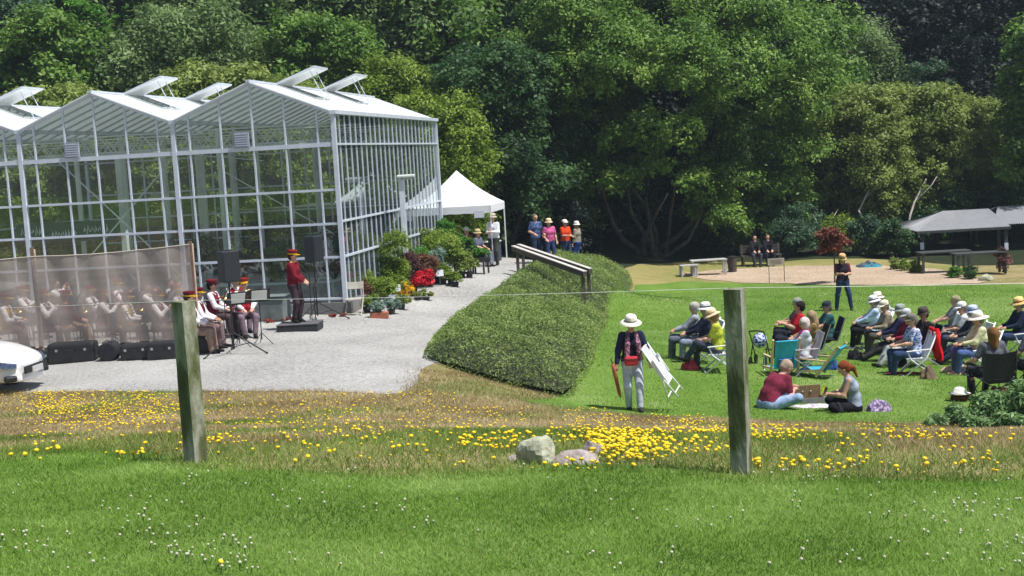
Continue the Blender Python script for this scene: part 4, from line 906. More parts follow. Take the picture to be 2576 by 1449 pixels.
def heap(name,label,cat,loc,sx,sy,h,mat_,seed,rz=0,part="folds",mat2=None,amp=.35):
    rg=np.random.default_rng(seed); t=thing(name,label,cat,loc,rz); n=22; u=np.linspace(-1,1,n); X,Y=np.meshgrid(u,u,indexing='ij'); ph=rg.uniform(0,6,6)
    r=np.sqrt(X**2+Y**2); Z=h*np.clip(1-r**2.5,0,1)**.5*(1+amp*np.sin(X*6+ph[0])*np.cos(Y*5+ph[1])+amp*.6*np.sin(X*11+Y*9+ph[2]))
    ed=1+.12*np.sin(np.arctan2(Y,X)*5+ph[3]); m=np.minimum(1,1/np.maximum(r,1e-6)); V=np.stack([X*m*sx/2*ed,Y*m*sy/2*ed,Z+.004],-1).reshape(-1,3)
    F=[(i*n+j,(i+1)*n+j,(i+1)*n+j+1,i*n+j+1) for i in range(n-1) for j in range(n-1)]; npmesh(part,V,np.array(F),mat_,t,smooth=True)
    if mat2: V2=V*np.array([.75,.55,.6])+np.array([sx*.1,-sy*.28,0]); npmesh("edge_fold",V2,np.array(F),mat2,t,smooth=True)
    return t
heap("cloth_bag","lilac and white bag slumped beside the ponytailed woman","bag",G(2210,1036),.42,.34,.16,stripes("lilac_pattern","b9a8c8","6c5c80",30),1,R(-12))
heap("blanket","pale patterned rug under the picnic box","blanket",G(2040,1024),.75,.35,.03,stripes("rug_pattern","a89cb0","d8d0d4",20),2)
hd_=heap("handbag","red handbag on the grass below the yellow-green visitor","bag",G(1735,930),.34,.2,.15,pm("red_leather",(.50,.025,.04),rough=.5,var=.2),3)
MB().tube([(-.1,0,.12),(-.06,0,.22),(.06,0,.22),(.1,0,.12)],.01,6).build("strap",pm("red_leather",(0,0,0)),hd_)
heap("blanket","folded tan and blue blanket lying in front of the cream-hatted visitor","blanket",G(2408,938),.66,.42,.13,cloth("b8a48c"),4,R(-12),mat2=cloth("3450b4"))
heap("blanket","dark red blanket spread under the chair with the red jacket","blanket",G(2268,944),.82,.26,.05,cloth("7c1c2c"),5)
for i,(u,v,c,lb) in enumerate([(2150,905,"1c1c24","black cloth bag on the grass left of the stretched-out legs"),(2335,955,"6c5c4c","brown cloth bag behind the red jacket chair"),(2092,930,"2c4c8c","blue cloth bag right of the turquoise chairs"),(2230,900,"3c4438","dark green bag under the plaid visitor's chair"),(1850,940,"c0b8a8","pale cloth bag on the grass just right of the fence post"),(2395,905,"485070","slate blue bag by the empty white chair")]):
    heap("cloth_bag",lb,"bag",G(u,v),.34,.24,.2,cloth(c),40+i,random.uniform(-1,1))
# red jacket over the chair back
jl=G(2302,930+VO); jk=thing("jacket","red jacket hung over the back of a white folding chair","jacket",jl,R(180))
rg=np.random.default_rng(9); n=18; u=np.linspace(-1,1,n); X,Y=np.meshgrid(u,np.linspace(0,1,n),indexing='ij')
V=np.stack([-.33-.10*Y*0-.06+.035*np.sin(X*7)-.14*(1-Y)*.6+.02*np.sin(Y*9+X*3), X*(.20+.06*(1-Y)), .30+.66*Y],-1).reshape(-1,3); F=np.array([(i*n+j,(i+1)*n+j,(i+1)*n+j+1,i*n+j+1) for i in range(n-1) for j in range(n-1)])
V2=V.copy(); V2[:,0]+=.02; o_=npmesh("back",V,F,cloth("c8101c"),jk,smooth=True); md=o_.modifiers.new("solid",'SOLIDIFY'); md.thickness=.02
for sg in (1,-1): MB().tube([(-.42,.2*sg,.92),(-.40,.26*sg,.7),(-.36,.27*sg,.42)],[.05,.05,.042],8).build("sleeve",cloth("c8101c"),jk,smooth=True)
# rollator-like stroller with blue bag
sb=thing("stroller","folded stroller with black wheels and blue and white bag","stroller",G(1914,916),R(60))
heap_m=stripes("blue_white_pattern","2c3c84","b8c0e0",26)
MB().ball((0,0,.50),(.18,.15,.16),12).build("bag",heap_m,sb,smooth=True)
for (x,y) in ((.16,.16),(.16,-.16),(-.18,.16),(-.18,-.16)):
    wh=MB().tube([(x,y-.015,.09),(x,y+.015,.09)],.09,16).build("wheel",M_blkp,sb)
for y in (.16,-.16): MB().tube([(.16,y,.09),(-.05,y,.5),(-.2,y,.72)],.013,6).tube([(-.18,y,.09),(0,y,.42)],.013,6).build("frame_side",M_blkm,sb)
MB().tube([(-.2,.16,.72),(-.23,0,.74),(-.2,-.16,.72)],.016,6).build("handle",M_blkm,sb)
# black camp chairs at the right
for (u,v,hairc,lb1,lb2,yw) in [(2494,1006,"7a5630","black camp chair seen from behind beside the green plants","long-haired woman seen from behind in the black camp chair",98),(2600,985,"2a2220","black camp chair cut by the right edge","dark-haired visitor seen from behind at the right edge",100)]:
    p=G(u,v); t=thing("camp_chair",lb1,"chair",p,face(yw),"black camp chairs"); a=R(14)
    def Bp(h,y,o=0): return (-.22-h*sin(a)-o,y,.40+h*cos(a))
    m=MB(); vs=[Bp(-.08,-.27),Bp(-.08,.27),Bp(.25,.29),Bp(.50,.30),Bp(.46,0),Bp(.50,-.30),Bp(.25,-.29)]; vs2=[tuple(Vector(q)+Vector((-.02,0,0))) for q in vs]
    m.add(vs+vs2,[(0,1,2,6),(6,2,3,4),(6,4,5),(8,7,13,9),(9,13,11,10),(11,13,12),(0,7,8,1),(1,8,9,2),(2,9,10,3),(3,10,11,4),(4,11,12,5),(5,12,13,6),(6,13,7,0)]); m.build("backrest",M_blk,t)
    MB().beam((-.24,0,.40),(.25,0,.42),.50,.02).build("seat",M_blk,t)
    for y in (.29,-.29):
        MB().tube([Bp(.52,y),(-.26,y*1.05,.02)],.011,6).build("back_pole",M_blkm,t); MB().tube([(.28,y,.62),(.27,y,.02)],.011,6).build("front_pole",M_blkm,t)
        MB().tube([(-.26,y,.03),(.27,y,.42)],.01,6).tube([(.27,y*1.01,.03),(-.24,y*1.01,.42)],.01,6).build("cross_brace",M_blkm,t); MB().beam(Bp(.24,y*1.04),(.3,y*1.04,.63),.07,.02).build("armrest",M_blk,t)
    MB().tube([(-.27,.29,.03),(-.24,-.29,.4)],.01,6).tube([(-.262,-.29,.03),(-.235,.29,.4)],.01,6).build("cross_brace",M_blkm,t)
    person(lb2,p,face(yw),pose="sit",lean=-.15,height=1.66,res=.015,shirt="5c6068",trousers="2c2c38",hair=hairc,hairlen="long",group=gA,hands=((.2,.30,.68),(.2,-.30,.68)))
heap("handbag","dark red bag on the grass under the black camp chair","bag",G(2510,1006)+Vector((.05,.1,0)),.36,.3,.16,cloth("5c1420"),7)
sh_=thing("straw_hat","pale hat lying on a brown bag near the camp chair","hat",G(2414,1010)+Vector((0,0,.0)),0)
MB().ball((0,0,.07),(.16,.12,.09),10).build("bag",cloth("5a3420"),sh_,smooth=True); MB().lathe([(.17,.14),(.19,.15),(.10,.165),(.09,.23),(.05,.25),(.001,.25)],(0,0,0),18).build("crown",cloth("e8e6dc"),sh_,smooth=True)
# field walker
person("visitor in a straw hat and dark vest standing in the middle of the lawn",G(2122,781),face(-95),height=1.66,res=.02,shirt="6c3038",sleeve="short",vest="2b2230",trousers="27395e",shoes="22242c",hat=("brim","c8a878",.16,"5a3c28"),hair="5a3828",
   hairlen="long",hands=((.22,.10,1.14),(.24,-.08,1.16)),feet=((.14,.22,.07),(-.05,-.20,.07)),nod=.35)
# group of four behind the hedge, and people at the tent
gB="visitors chatting behind the hedge"
person("visitor in a dark blue patterned shirt at the left of the chatting four",G(1352,664),face(-60),height=1.76,res=.022,shirt=stripes("blue_pattern","26365c","4a6090",22),sleeve="short",trousers="26324c",hair="5c5850",group=gB,hands=((.2,.2,1.05),(.22,-.18,1.05)))
person("woman in a pink top and straw hat, second of the chatting four",G(1386,668),face(-70),height=1.62,res=.022,shirt="c05a8c",trousers="2c3c64",hat=("brim","e0c8a0",.18,"b09070"),hair="4c3024",group=gB,hands=((.1,.24,.9),(.2,-.2,1.0)))
person("man in an orange t-shirt and white cap, third of the chatting four",G(1426,666),face(-50),height=1.80,res=.022,shirt="d8431c",trousers="2a3c60",hat=("cap","ece4dc"),hair="3c2c24",group=gB,hands=((.26,.1,1.1),(.28,-.06,1.12)),fat=1.12)
person("man in a grey shirt and white sun hat, rightmost of the chatting four",G(1455,666),face(150),height=1.74,res=.022,shirt="8c8578",sleeve="long",trousers="2c4c98",hat=("brim","f0ece4",.17,"c8c4bc"),hair="7c7468",group=gB,fat=1.1)
gC="people under the white tent"
person("man in a white shirt and hat standing at the right tent pole",G(1246,668),face(-120),height=1.80,res=.022,shirt="dadde4",sleeve="long",trousers="3c4038",hat=("brim","b8ac9c",.18,"60584c"),hair="5c5040",group=gC,hands=((.26,.08,1.15),(.26,-.06,1.12)),fat=1.1)
person("person in a pale cap seated under the tent",G(1178,668),face(-60),pose="sit",height=1.74,res=.024,shirt="6c4438",trousers="4c4c54",hat=("cap","b4b8a8"),hair="4c3c30",group=gC,lean=0)
person("person in a tan sun hat seated beside the plant shelves",G(1203,672),face(-30),pose="sit",height=1.68,res=.024,shirt="5c6074",trousers="6c7080",hat=("brim","b8a880",.18,"8c7c5c"),hair="7c5c3c",group=gC,lean=.1)
# pair on the shaded bench
bpz=G(1916,668); bch=thing("park_bench","dark garden bench in the shade at the edge of the wood","bench",bpz,0)
M_dkw=pm("dark_bench_wood",(.06,.05,.045),rough=.9,var=.3)
sm=MB(); [sm.box((0,-.15+.1*i,.44),(1.7,.085,.035)) for i in range(4)]; sm.build("seat",M_dkw,bch); bm=MB(); [bm.box((0,.26+.02*i,.58+.12*i),(1.7,.03,.09)) for i in range(3)]; bm.build("backrest",M_dkw,bch)
for x in (-.78,.78):
    MB().box((x,-.16,.21),(.07,.07,.42)).build("leg",M_dkw,bch); MB().beam((x,.2,0),(x,.32,.92),.07).build("leg",M_dkw,bch)
for (dx,lb,kw) in ((-.25,"left one of two dark-clothed visitors on the shaded bench",dict(shirt="1c1c20",hair="1c1816",trousers="3c4048")),(.30,"right one of two dark-clothed visitors on the shaded bench",dict(shirt="14161e",hair="3c2c20",trousers="1c2030"))):
    person(lb,bpz+Vector((dx,.02,0)),face(-90),pose="sit",height=1.70,res=.024,sleeve="long",group="pair on the shaded bench",lean=-.05,**kw)

# ================================================================ the band
gD="uniformed band players seated in the open air"
MAR="5c1420"
def music_stand(label,loc,yaw,group="black music stands"):
    t=thing("music_stand",label,"music stand",loc,yaw,group); MB().tube([(0,0,.12),(0,0,1.02)],.012,8).build("pole",M_blkm,t)
    for a in (0,2.1,4.2): MB().tube([(0,0,.28),(.26*cos(a),.26*sin(a),.01)],.008,6).build("leg",M_blkm,t)
    ds=MB().beam((.0,0,.98),(-.14,0,1.26),.48,.01,up=(1,0,0)).build("desk",M_blkm,t); MB().beam((.03,-.24,.97),(.03,.24,.97),.05,.012).build("ledge",M_blkm,t)
    MB().box((-.085,0,1.12),(.004,.34,.24),rot=Matrix.Rotation(R(-27),3,'Y')).build("sheet_music",pm("paper",(.75,.75,.72),rough=.9,var=.03),ds); return t
def brass(label,loc,rot,size=1.0,long=False):
    t=thing("brass_horn",label,"instrument",loc,0,"brass instruments"); M_br=pm("brass",(.72,.50,.16),rough=.22,metal=.95,var=.1)
    MB().lathe([(.012,-.35),(.014,-.1),(.022,0),(.045,.06),(.085,.10),(.087,.10),(.05,.055),(.02,-.02)],(0,0,0),18).build("bell",M_br,t,smooth=True)
    MB().tube([(0,0,-.34),(0,.0,-.42),(.05,0,-.42),(.06,0,-.3),(.06,0,.0),(.03,0,.04)],.011,8).build("tubing",M_br,t,smooth=True)
    for q in range(3): MB().tube([(.03,.02-.02*q,-.18),(.09,.02-.02*q,-.18)],.010,8).build("valve",M_steel,t)
    t.scale=(size,)*3; t.rotation_euler=rot; return t
def seatbox(label,loc,yaw):  # plain band chair
    if 's' in WC: return copy_tree(WC['s'],label,None,loc,yaw)
    t=thing("band_chair",label,"chair",loc,yaw,"dark band chairs"); MB().box((0,0,.43),(.42,.42,.03)).build("seat",M_blk,t,bevel=.01); MB().beam((-.22,0,.60),(-.28,0,.86),.40,.03,up=(1,0,0)).build("backrest",M_blk,t,bevel=.01)
    for y in (.19,-.19): MB().tube([(.18,y,.42),(.2,y,0)],.011,6).build("leg",M_blkm,t); MB().tube([(-.27,y,.85),(-.2,y,.43),(-.2,y,0)],.011,6).build("leg",M_blkm,t)
    WC['s']=t; return t
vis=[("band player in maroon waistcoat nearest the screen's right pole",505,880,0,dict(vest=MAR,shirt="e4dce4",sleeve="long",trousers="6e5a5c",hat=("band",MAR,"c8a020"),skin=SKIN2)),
 ("band player half hidden behind the screen pole with tan trousers",484,893,0,dict(vest=MAR,shirt="e4dce4",sleeve="long",trousers="8c7468",hat=("band",MAR,"c8a020"))),
 ("band player in maroon behind the first one, holding an instrument",540,850,-8,dict(vest="6c2030",shirt="dcd4dc",sleeve="long",trousers="4c3c40",hat=("band","6c1c24","3c1418","4c1418"),hair="1c1614")),
 ("band player with gold-topped cap and white sleeves facing the viewer",622,846,-70,dict(vest="a02030",shirt="ece8ec",sleeve="long",trousers="70606a",hat=("band","7c1c1c","e0b020"),collar="f0d890")),
 ("band player with a full gold cap just behind the left loudspeaker stand",600,834,-60,dict(vest="8c2028",shirt="ece8ec",sleeve="long",trousers="70606a",hat=("band","b89028","e0c040"),collar="e0c040"))]
for lb,u,v,y,kw in vis:
    p=G(u,v); person(lb,p,face(y),pose="sit",height=1.74,res=.017,lean=.06,group=gD,hair=kw.pop("hair","3c2c24"),shoes="1a1a1c",**kw); seatbox({505:"dark chair under the maroon waistcoat nearest the screen pole",484:"dark chair under the tan-trousered player at the screen pole",540:"dark chair under the player behind the first one",622:"dark chair under the white-sleeved player facing the viewer",600:"dark chair under the player with the full gold cap"}[u],p,face(y))
protoA=None
bp_=[(14,884,0,'B',"gold-backed uniformed player at the left picture edge, behind the screen"),(62,858,5,'A',"maroon player left of the screen's left pole"),(118,880,-10,'A',"maroon player just right of the screen's left pole"),
 (172,878,8,'C',"broad maroon-jacketed player in the left half of the screen"),(232,852,0,'A',"maroon player second row, left half of the screen"),(262,878,15,'A',"maroon player bending in the middle of the screen"),
 (318,880,-5,'B',"gold-backed uniformed player right of the middle of the screen"),(372,852,0,'D',"maroon player raising white sleeves behind the screen"),(402,878,-12,'A',"maroon player front row toward the screen's right pole"),
 (448,856,6,'A',"maroon player second row toward the screen's right pole"),(145,836,0,'D',"maroon player rear row near the left pole"),(300,832,0,'A',"maroon player rear row in the middle"),(430,832,4,'D',"maroon player rear row at the right")]
PB={}
hnd=((.38,.08,1.00),(.34,-.10,.96))
for i,(u,v,y,kd,lb) in enumerate(bp_):
    p=G(u,v)
    if kd not in PB:
        kw={'A':dict(vest=MAR,shirt="eee8f0",sleeve="long",trousers="7c6a64",hat=("band","741824","c8a020"),hands=hnd),'B':dict(vest="c8a018",shirt="eee8f0",sleeve="long",trousers="6c4c48",hat=("band",MAR,"d8b020"),hands=((.40,.12,.72),(.42,-.1,.70)),lean=.2),
            'D':dict(vest="7c2430",shirt="f2eef2",sleeve="long",trousers="5c5054",hands=((.3,.12,1.12),(.28,-.12,1.08)),hat=None),
            'C':dict(shirt=MAR,sleeve="long",trousers="9c7c60",hat=("band","8c1c28","c8a020"),fat=1.25,collar="e0c020")}[kd]
        kw.setdefault("lean",.08); PB[kd]=person(lb,p,face(y),pose="sit",height=1.72,res=.02,group=gD,hair="4c3c34",shoes="1a1a1c",**kw)
    else: copy_tree(PB[kd],lb,gD,p,face(y)).scale=(random.uniform(.95,1.06),)*3
    seatbox("band chair under the "+" ".join(lb.split()[:12]),p,face(y))
for i,(u,v,y,lb) in enumerate([(205,872,180,"music stand in the left half behind the screen"),(292,874,190,"music stand in the middle behind the screen"),(356,868,180,"music stand right of the middle behind the screen"),(430,868,175,"music stand near the screen's right pole"),(572,858,185,"music stand beside the left loudspeaker"),
   (604,878,120,"music stand in front of the gold-capped player"),(660,868,110,"broad black music stand holding white sheets beside the conductor")]):
    if i==0: MS=music_stand(lb,G(u,v),face(y))
    else: copy_tree(MS,lb,None,G(u,v),face(y))
for (u,v,z,lb) in ((250,872,1.05,"brass horn held up in the middle of the screen"),(395,852,1.1,"brass horn raised near the screen's right pole"),(85,872,1.0,"brass horn left of the screen's left pole"),(556,850,.95,"brass horn held behind the screen pole"),(40,884,.95,"brass horn at the far left behind the screen"),(150,862,1.1,"brass horn between the left pole and the broad jacket"),(205,880,.9,"brass horn low in the left half of the screen"),(345,884,.95,"brass horn low right of the middle of the screen")):
    brass(lb,G(u,v)+Vector((.1,0,z)),(R(20),R(80),0))
# conductor on the podium
pc=G(756,832); M_pod=pm("charcoal_podium",(.02,.022,.025),rough=.7,var=.3); pd=thing("podium","low black podium under the conductor","podium",pc,R(-3))
MB().box((0,0,.09),(.98,.72,.17)).build("box",M_pod,pd,bevel=.012); MB().box((0,0,.187),(1.0,.74,.018)).build("carpet_top",pm("grey_carpet",(.09,.09,.10),rough=.95,var=.2),pd)
person("conductor in maroon jacket with gold trim and peaked cap standing on the podium",pc+Vector((-.08,.05,.20)),face(-12),height=1.70,res=.015,shirt="6c1424",sleeve="long",trousers="3c3036",shoes="1a1a1a",hat=("band","701420","d8a820"),hair="4c2c1c",collar="f0b820",
   hands=((.26,.06,1.00),(.28,-.10,.98)),fat=1.16,nod=.1)
cf=MB().tube([(0,0,0),(.06,0,-.03)],.046,10).build("gold_cuff",cloth("f0b020"),None) if False else None
copy_tree(MS,"music stand in front of the conductor on the gravel",None,G(796,826),face(190))
mc=thing("microphone_stand","boom microphone stand in front of the conductor","microphone stand",G(786,812),0)
MB().tube([(0,0,.02),(0,0,1.25)],.011,8).build("pole",M_blkm,mc); MB().tube([(0,0,1.25),(-.25,0,1.52)],.009,6).build("boom",M_blkm,mc); MB().tube([(-.25,0,1.52),(-.34,0,1.60)],[.02,.026],10).build("microphone",M_blkp,mc)
for a in (0,2.1,4.2): MB().tube([(0,0,.05),(.32*cos(a),.32*sin(a),.01)],.008,6).build("leg",M_blkm,mc)
# loudspeakers on tripods
def pa(u,v,z,w_,h_,d_,lb,lb2,legl,a0,yw):
    p=G(u,v); t=thing("speaker_stand",lb2,"tripod stand",p,0,"black speaker tripods"); MB().tube([(0,0,.12),(0,0,z+.02)],.02,10).build("pole",M_blkm,t)
    MB().tube([(0,0,.42),(0,0,.5)],.035,10).build("collar",M_blkm,t)
    for a in (a0,a0+2.09,a0+4.19):
        l=MB().tube([(0,0,.48),(legl*cos(a),legl*sin(a),.02)],.016,8).build("leg",M_blkm,t); MB().tube([(0,0,.16),(legl*.5*cos(a),legl*.5*sin(a),.25)],.009,6).build("brace",M_blkm,l); MB().ball((legl*cos(a),legl*sin(a),.025),.025,8).build("foot",M_blkp,l)
    s=thing("loudspeaker",lb,"loudspeaker",p+Vector((0,0,z)),R(yw),"black loudspeakers on tripods"); m=MB()
    m.add([(-w_/2,-d_/2,0),(w_/2,-d_/2,0),(w_*.36,d_/2,0),(-w_*.36,d_/2,0),(-w_/2,-d_/2,h_),(w_/2,-d_/2,h_),(w_*.36,d_/2,h_),(-w_*.36,d_/2,h_)],[(3,2,1,0),(4,5,6,7),(0,1,5,4),(1,2,6,5),(2,3,7,6),(3,0,4,7)]); m.build("cabinet",pm("speaker_cabinet",(.018,.024,.032),rough=.55,var=.2,scale=10,bump=.15),s,bevel=.02)
    MB().box((0,-d_/2-.006,h_/2),(w_*.9,.01,h_*.92)).build("grille",pm("speaker_grille",(.012,.015,.02),rough=.7,var=.4,scale=120),s); MB().box((0,0,h_+.012),(w_*.5,.05,.02)).build("handle",M_blkp,s,bevel=.006)
pa(590,892,1.55,.40,.66,.36,"black loudspeaker on the tripod nearer the screen","black tripod nearer the screen carrying a loudspeaker",.75,-.25,40)
pa(800,806,1.50,.38,.64,.36,"black loudspeaker on the tripod beside the conductor","black tripod beside the conductor carrying a loudspeaker",.80,-.12,60)
# ================================================================ screen, cases, car
def meshcloth(name,col,alpha):
    m=pm(name,col,rough=.9,var=.10,scale=2.5); n=m.node_tree; b=n.nodes["Principled BSDF"]; out=n.nodes["Material Output"]
    t=n.nodes.new("ShaderNodeBsdfTransparent"); t.inputs[0].default_value=(.9,.86,.84,1); mx=n.nodes.new("ShaderNodeMixShader")
    tc=n.nodes.new("ShaderNodeTexCoord"); w_=n.nodes.new("ShaderNodeTexNoise"); w_.inputs["Scale"].default_value=1.2; mp=n.nodes.new("ShaderNodeMapping"); mp.inputs["Scale"].default_value=(.4,1,7); n.links.new(tc.outputs["Object"],mp.inputs[0]); n.links.new(mp.outputs[0],w_.inputs["Vector"])
    ma=n.nodes.new("ShaderNodeMath"); ma.operation='MULTIPLY_ADD'; ma.inputs[1].default_value=.35; ma.inputs[2].default_value=alpha-.17; n.links.new(w_.outputs[0],ma.inputs[0]); n.links.new(ma.outputs[0],mx.inputs[0])
    n.links.new(t.outputs[0],mx.inputs[1]); n.links.new(b.outputs[0],mx.inputs[2]); n.links.new(mx.outputs[0],out.inputs[0]); return m
M_net=meshcloth("tan_shade_net",(.36,.31,.28),.70); M_stake=pm("brown_stake",(.20,.12,.09),rough=.9,var=.3,scale=5,bump=.3,stretch=(1,1,8)); M_stake2=pm("pale_stake",(.62,.48,.36),rough=.85,var=.2,scale=5)
P0=G(-330,930); P1=G(106,905); P2=G(500,886); scr=thing("mesh_screen","see-through tan mesh screen on wooden stakes in front of the band","screen",P1)
def W2(p): return Vector(p)-P1
for (p,h_,m_) in ((P0,2.5,M_stake),(P1,2.48,M_stake),(P2,2.42,M_stake)):
    q=W2(p); MB().beam(q+Vector((0,0,-.2)),q+Vector((-.0,0,h_)),.075,.05,up=(0,1,0)).build("stake",m_,scr)
    MB().beam(q+Vector((.055,-.005,-.1)),q+Vector((.055,-.005,h_-.05)),.022,.045,up=(0,1,0)).build("stake_edge",M_stake2,scr)
for (a,b,za,zb,seed) in ((P0,P1,2.28,2.28,1),(P1,P2,2.28,2.36,2)):
    n1,n2=50,16; V=[]
    for i in range(n1+1):
        for j in range(n2+1):
            s_=i/n1; t_=j/n2; p=a+(b-a)*s_; top=za+(zb-za)*s_-.05*sin(pi*s_); V.append((p.x-P1.x, p.y-P1.y-.05+.05*sin(pi*s_)*sin(s_*9+seed)+.02*sin(s_*31+t_*5), p.z-P1.z+.30+(top-.30)*t_))
    F=[(i*(n2+1)+j,(i+1)*(n2+1)+j,(i+1)*(n2+1)+j+1,i*(n2+1)+j+1) for i in range(n1) for j in range(n2)]
    npmesh("mesh_panel",np.array(V),np.array(F),M_net,scr,smooth=True)
    mb=MB(); mb.tube([V[i*(n2+1)+n2] for i in range(n1+1)],.012,5); mb.build("top_hem",pm("hem",(.45,.40,.34),rough=.9,var=.1),scr)
    # little clips along the hem
def case(label,u,v,L,H,D,rz=0,rnd=.06,cat="case"):
    t=thing("instrument_case",label,cat,G(u,v),R(rz),"black instrument cases in front of the screen"); MB().box((0,0,H*.5),(L,D,H)).build("shell",M_blkp,t,bevel=rnd)
    MB().box((0,0,H*.66),(L+.006,D+.006,.018)).build("seam",M_blkm,t); MB().tube([(-.09,-D/2-.0,H*.6),(-.07,-D/2-.05,H*.66),(.07,-D/2-.05,H*.66),(.09,-D/2-.0,H*.6)],.011,6).build("handle",M_blkp,t)
    for x in (-L*.3,L*.3): MB().box((x,-D/2-.005,H*.66),(.05,.015,.05)).build("latch",M_steel,t)
case("large black instrument case, leftmost long one below the screen",187,911,1.0,.44,.42,3); case("small black case at the foot of the screen's left pole",112,912,.42,.26,.35,-5)
case("middle black case right of the round drum bag",345,905,.62,.36,.4,2); case("black case partly hidden by the left fence post",412,903,.62,.38,.4,1,.04); case("dark blue case at the feet of the tan-trousered player",512,888,.36,.52,.3,4,.03)
db=thing("drum_bag","round black drum bag between the long cases","drum bag",G(278,908),0,"black instrument cases in front of the screen"); MB().tube([(0,.25,.21),(0,-.2,.21)],[.21,.21],20).build("bag",M_blk,db,smooth=False,bevel=.03); MB().tube([(-.12,-.1,.40),(0,-.1,.46),(.12,-.1,.40)],.012,6).build("handle",M_blkm,db)
# white car, only its nose is in the picture
cl=atz(112,1000,-.02); car=thing("parked_car","white car whose nose pokes in at the left picture edge","car",(cl.x-.40,cl.y+.85,cl.z),R(-6))
M_car=pm("white_car_paint",(.80,.81,.83),rough=.22,var=.02,spec=.6,coat=.8); M_cgl=pm("car_window",(.02,.025,.03),rough=.08,var=.1,spec=.9); M_tyre=pm("tyre",(.02,.02,.02),rough=.9)
def cs(x,zt,wd,zb): return (x,zt,wd,zb)
secs=[(-4.45,.78,.70,.42),(-4.3,.98,.82,.32),(-3.6,1.02,.88,.26),(-2.6,.98,.90,.24),(-1.6,.97,.90,.24),(-1.15,.96,.90,.24),(-.75,.90,.88,.24),(-.35,.80,.82,.23),(-.12,.70,.70,.22),(-.01,.58,.55,.24)]
V=[];N=16
for (x,zt,wd,zb) in secs:
    for k in range(N):
        a=2*pi*k/N; c_=cos(a); s_=sin(a); e=.45; yy=wd*abs(c_)**e*(1 if c_>=0 else -1); zz=(zt+zb)/2+(zt-zb)/2*abs(s_)**.5*(1 if s_>=0 else -1); V.append((x-(.0 if True else 0)-.25*(abs(yy)/.9)**3*(x>-.5),yy,zz))
F=[(i*N+k,i*N+(k+1)%N,(i+1)*N+(k+1)%N,(i+1)*N+k) for i in range(len(secs)-1) for k in range(N)]
mb=MB(); mb.add(V,F+[tuple(range(N))[::-1],tuple((len(secs)-1)*N+k for k in range(N))]); o_=mb.build("body",M_car,car,smooth=True); sub_=o_.modifiers.new("sub",'SUBSURF'); sub_.levels=2; sub_.render_levels=2
mb=MB(); cab=[(-3.95,1.0,.74,.0),(-3.3,1.0,.78,.42),(-2.4,1.0,.78,.50),(-1.75,1.0,.76,.42),(-1.0,.98,.72,.0)]; V=[]
for (x,z0,wd,hh) in cab: V += [(x,-wd,z0-.06),(x,-wd*.82,z0+hh),(x,wd*.82,z0+hh),(x,wd,z0-.06)]
F=[(i*4+k,i*4+k+1,(i+1)*4+k+1,(i+1)*4+k) for i in range(4) for k in range(3)]; mb.add(V,F); mb.build("windows",M_cgl,car,smooth=False)
mb=MB(); mb.add([(x,yy*wd*.80,z0+hh+.012) for (x,z0,wd,hh) in cab[1:4] for yy in (-1,1)],[(0,1,3,2),(2,3,5,4)]); ro=mb.build("roof_panel",M_car,car); md=ro.modifiers.new("s",'SOLIDIFY'); md.thickness=.03
for (x,y) in ((-.95,-.82),(-.95,.82),(-3.6,-.82),(-3.6,.82)):
    wl=MB().tube([(x,y-.11,.32),(x,y+.11,.32)],.32,28).build("wheel",M_tyre,car,bevel=.03); MB().tube([(x,y-.115*(1 if y<0 else -1),.32),(x,y-.12*(1 if y<0 else -1),.32)],.20,18).build("rim",M_steel,wl)
M_hl=pm("headlight_lens",(.08,.11,.17),rough=.08,var=.5,scale=14,spec=.9,metal=.4)
for y in (-1,1):
    h=MB(); h.add([(-.62,y*.865,.74),(-.22,y*.72,.64),(-.10,y*.58,.60),(-.09,y*.60,.53),(-.20,y*.755,.53),(-.60,y*.885,.66)]+[(-.60,y*.80,.74),(-.22,y*.66,.64),(-.12,y*.52,.60),(-.12,y*.54,.53),(-.22,y*.69,.53),(-.60,y*.82,.66)],
      [(0,1,4,5),(1,2,3,4),(6,11,10,7),(7,10,9,8),(0,6,7,1),(1,7,8,2),(2,8,9,3),(3,9,10,4),(4,10,11,5),(5,11,6,0)]); h.build("headlight",M_hl,car)
    MB().box((-.20,y*.66,.34),(.22,.16,.11),rot=Matrix.Rotation(R(-y*38),3,'Z')).build("fog_lamp_vent",M_blkp,car,bevel=.03)
MB().box((-.015,0,.46),(.05,.9,.14)).build("grille",M_blkp,car,bevel=.02); MB().box((.02,0,.44),(.02,.42,.11)).build("number_plate",pm("plate",(.5,.5,.5),rough=.5),car)
for y in (-.93,.93): MB().ball((-1.35,y,1.0),(.07,.11,.06),10).build("wing_mirror",M_car,car,smooth=True)
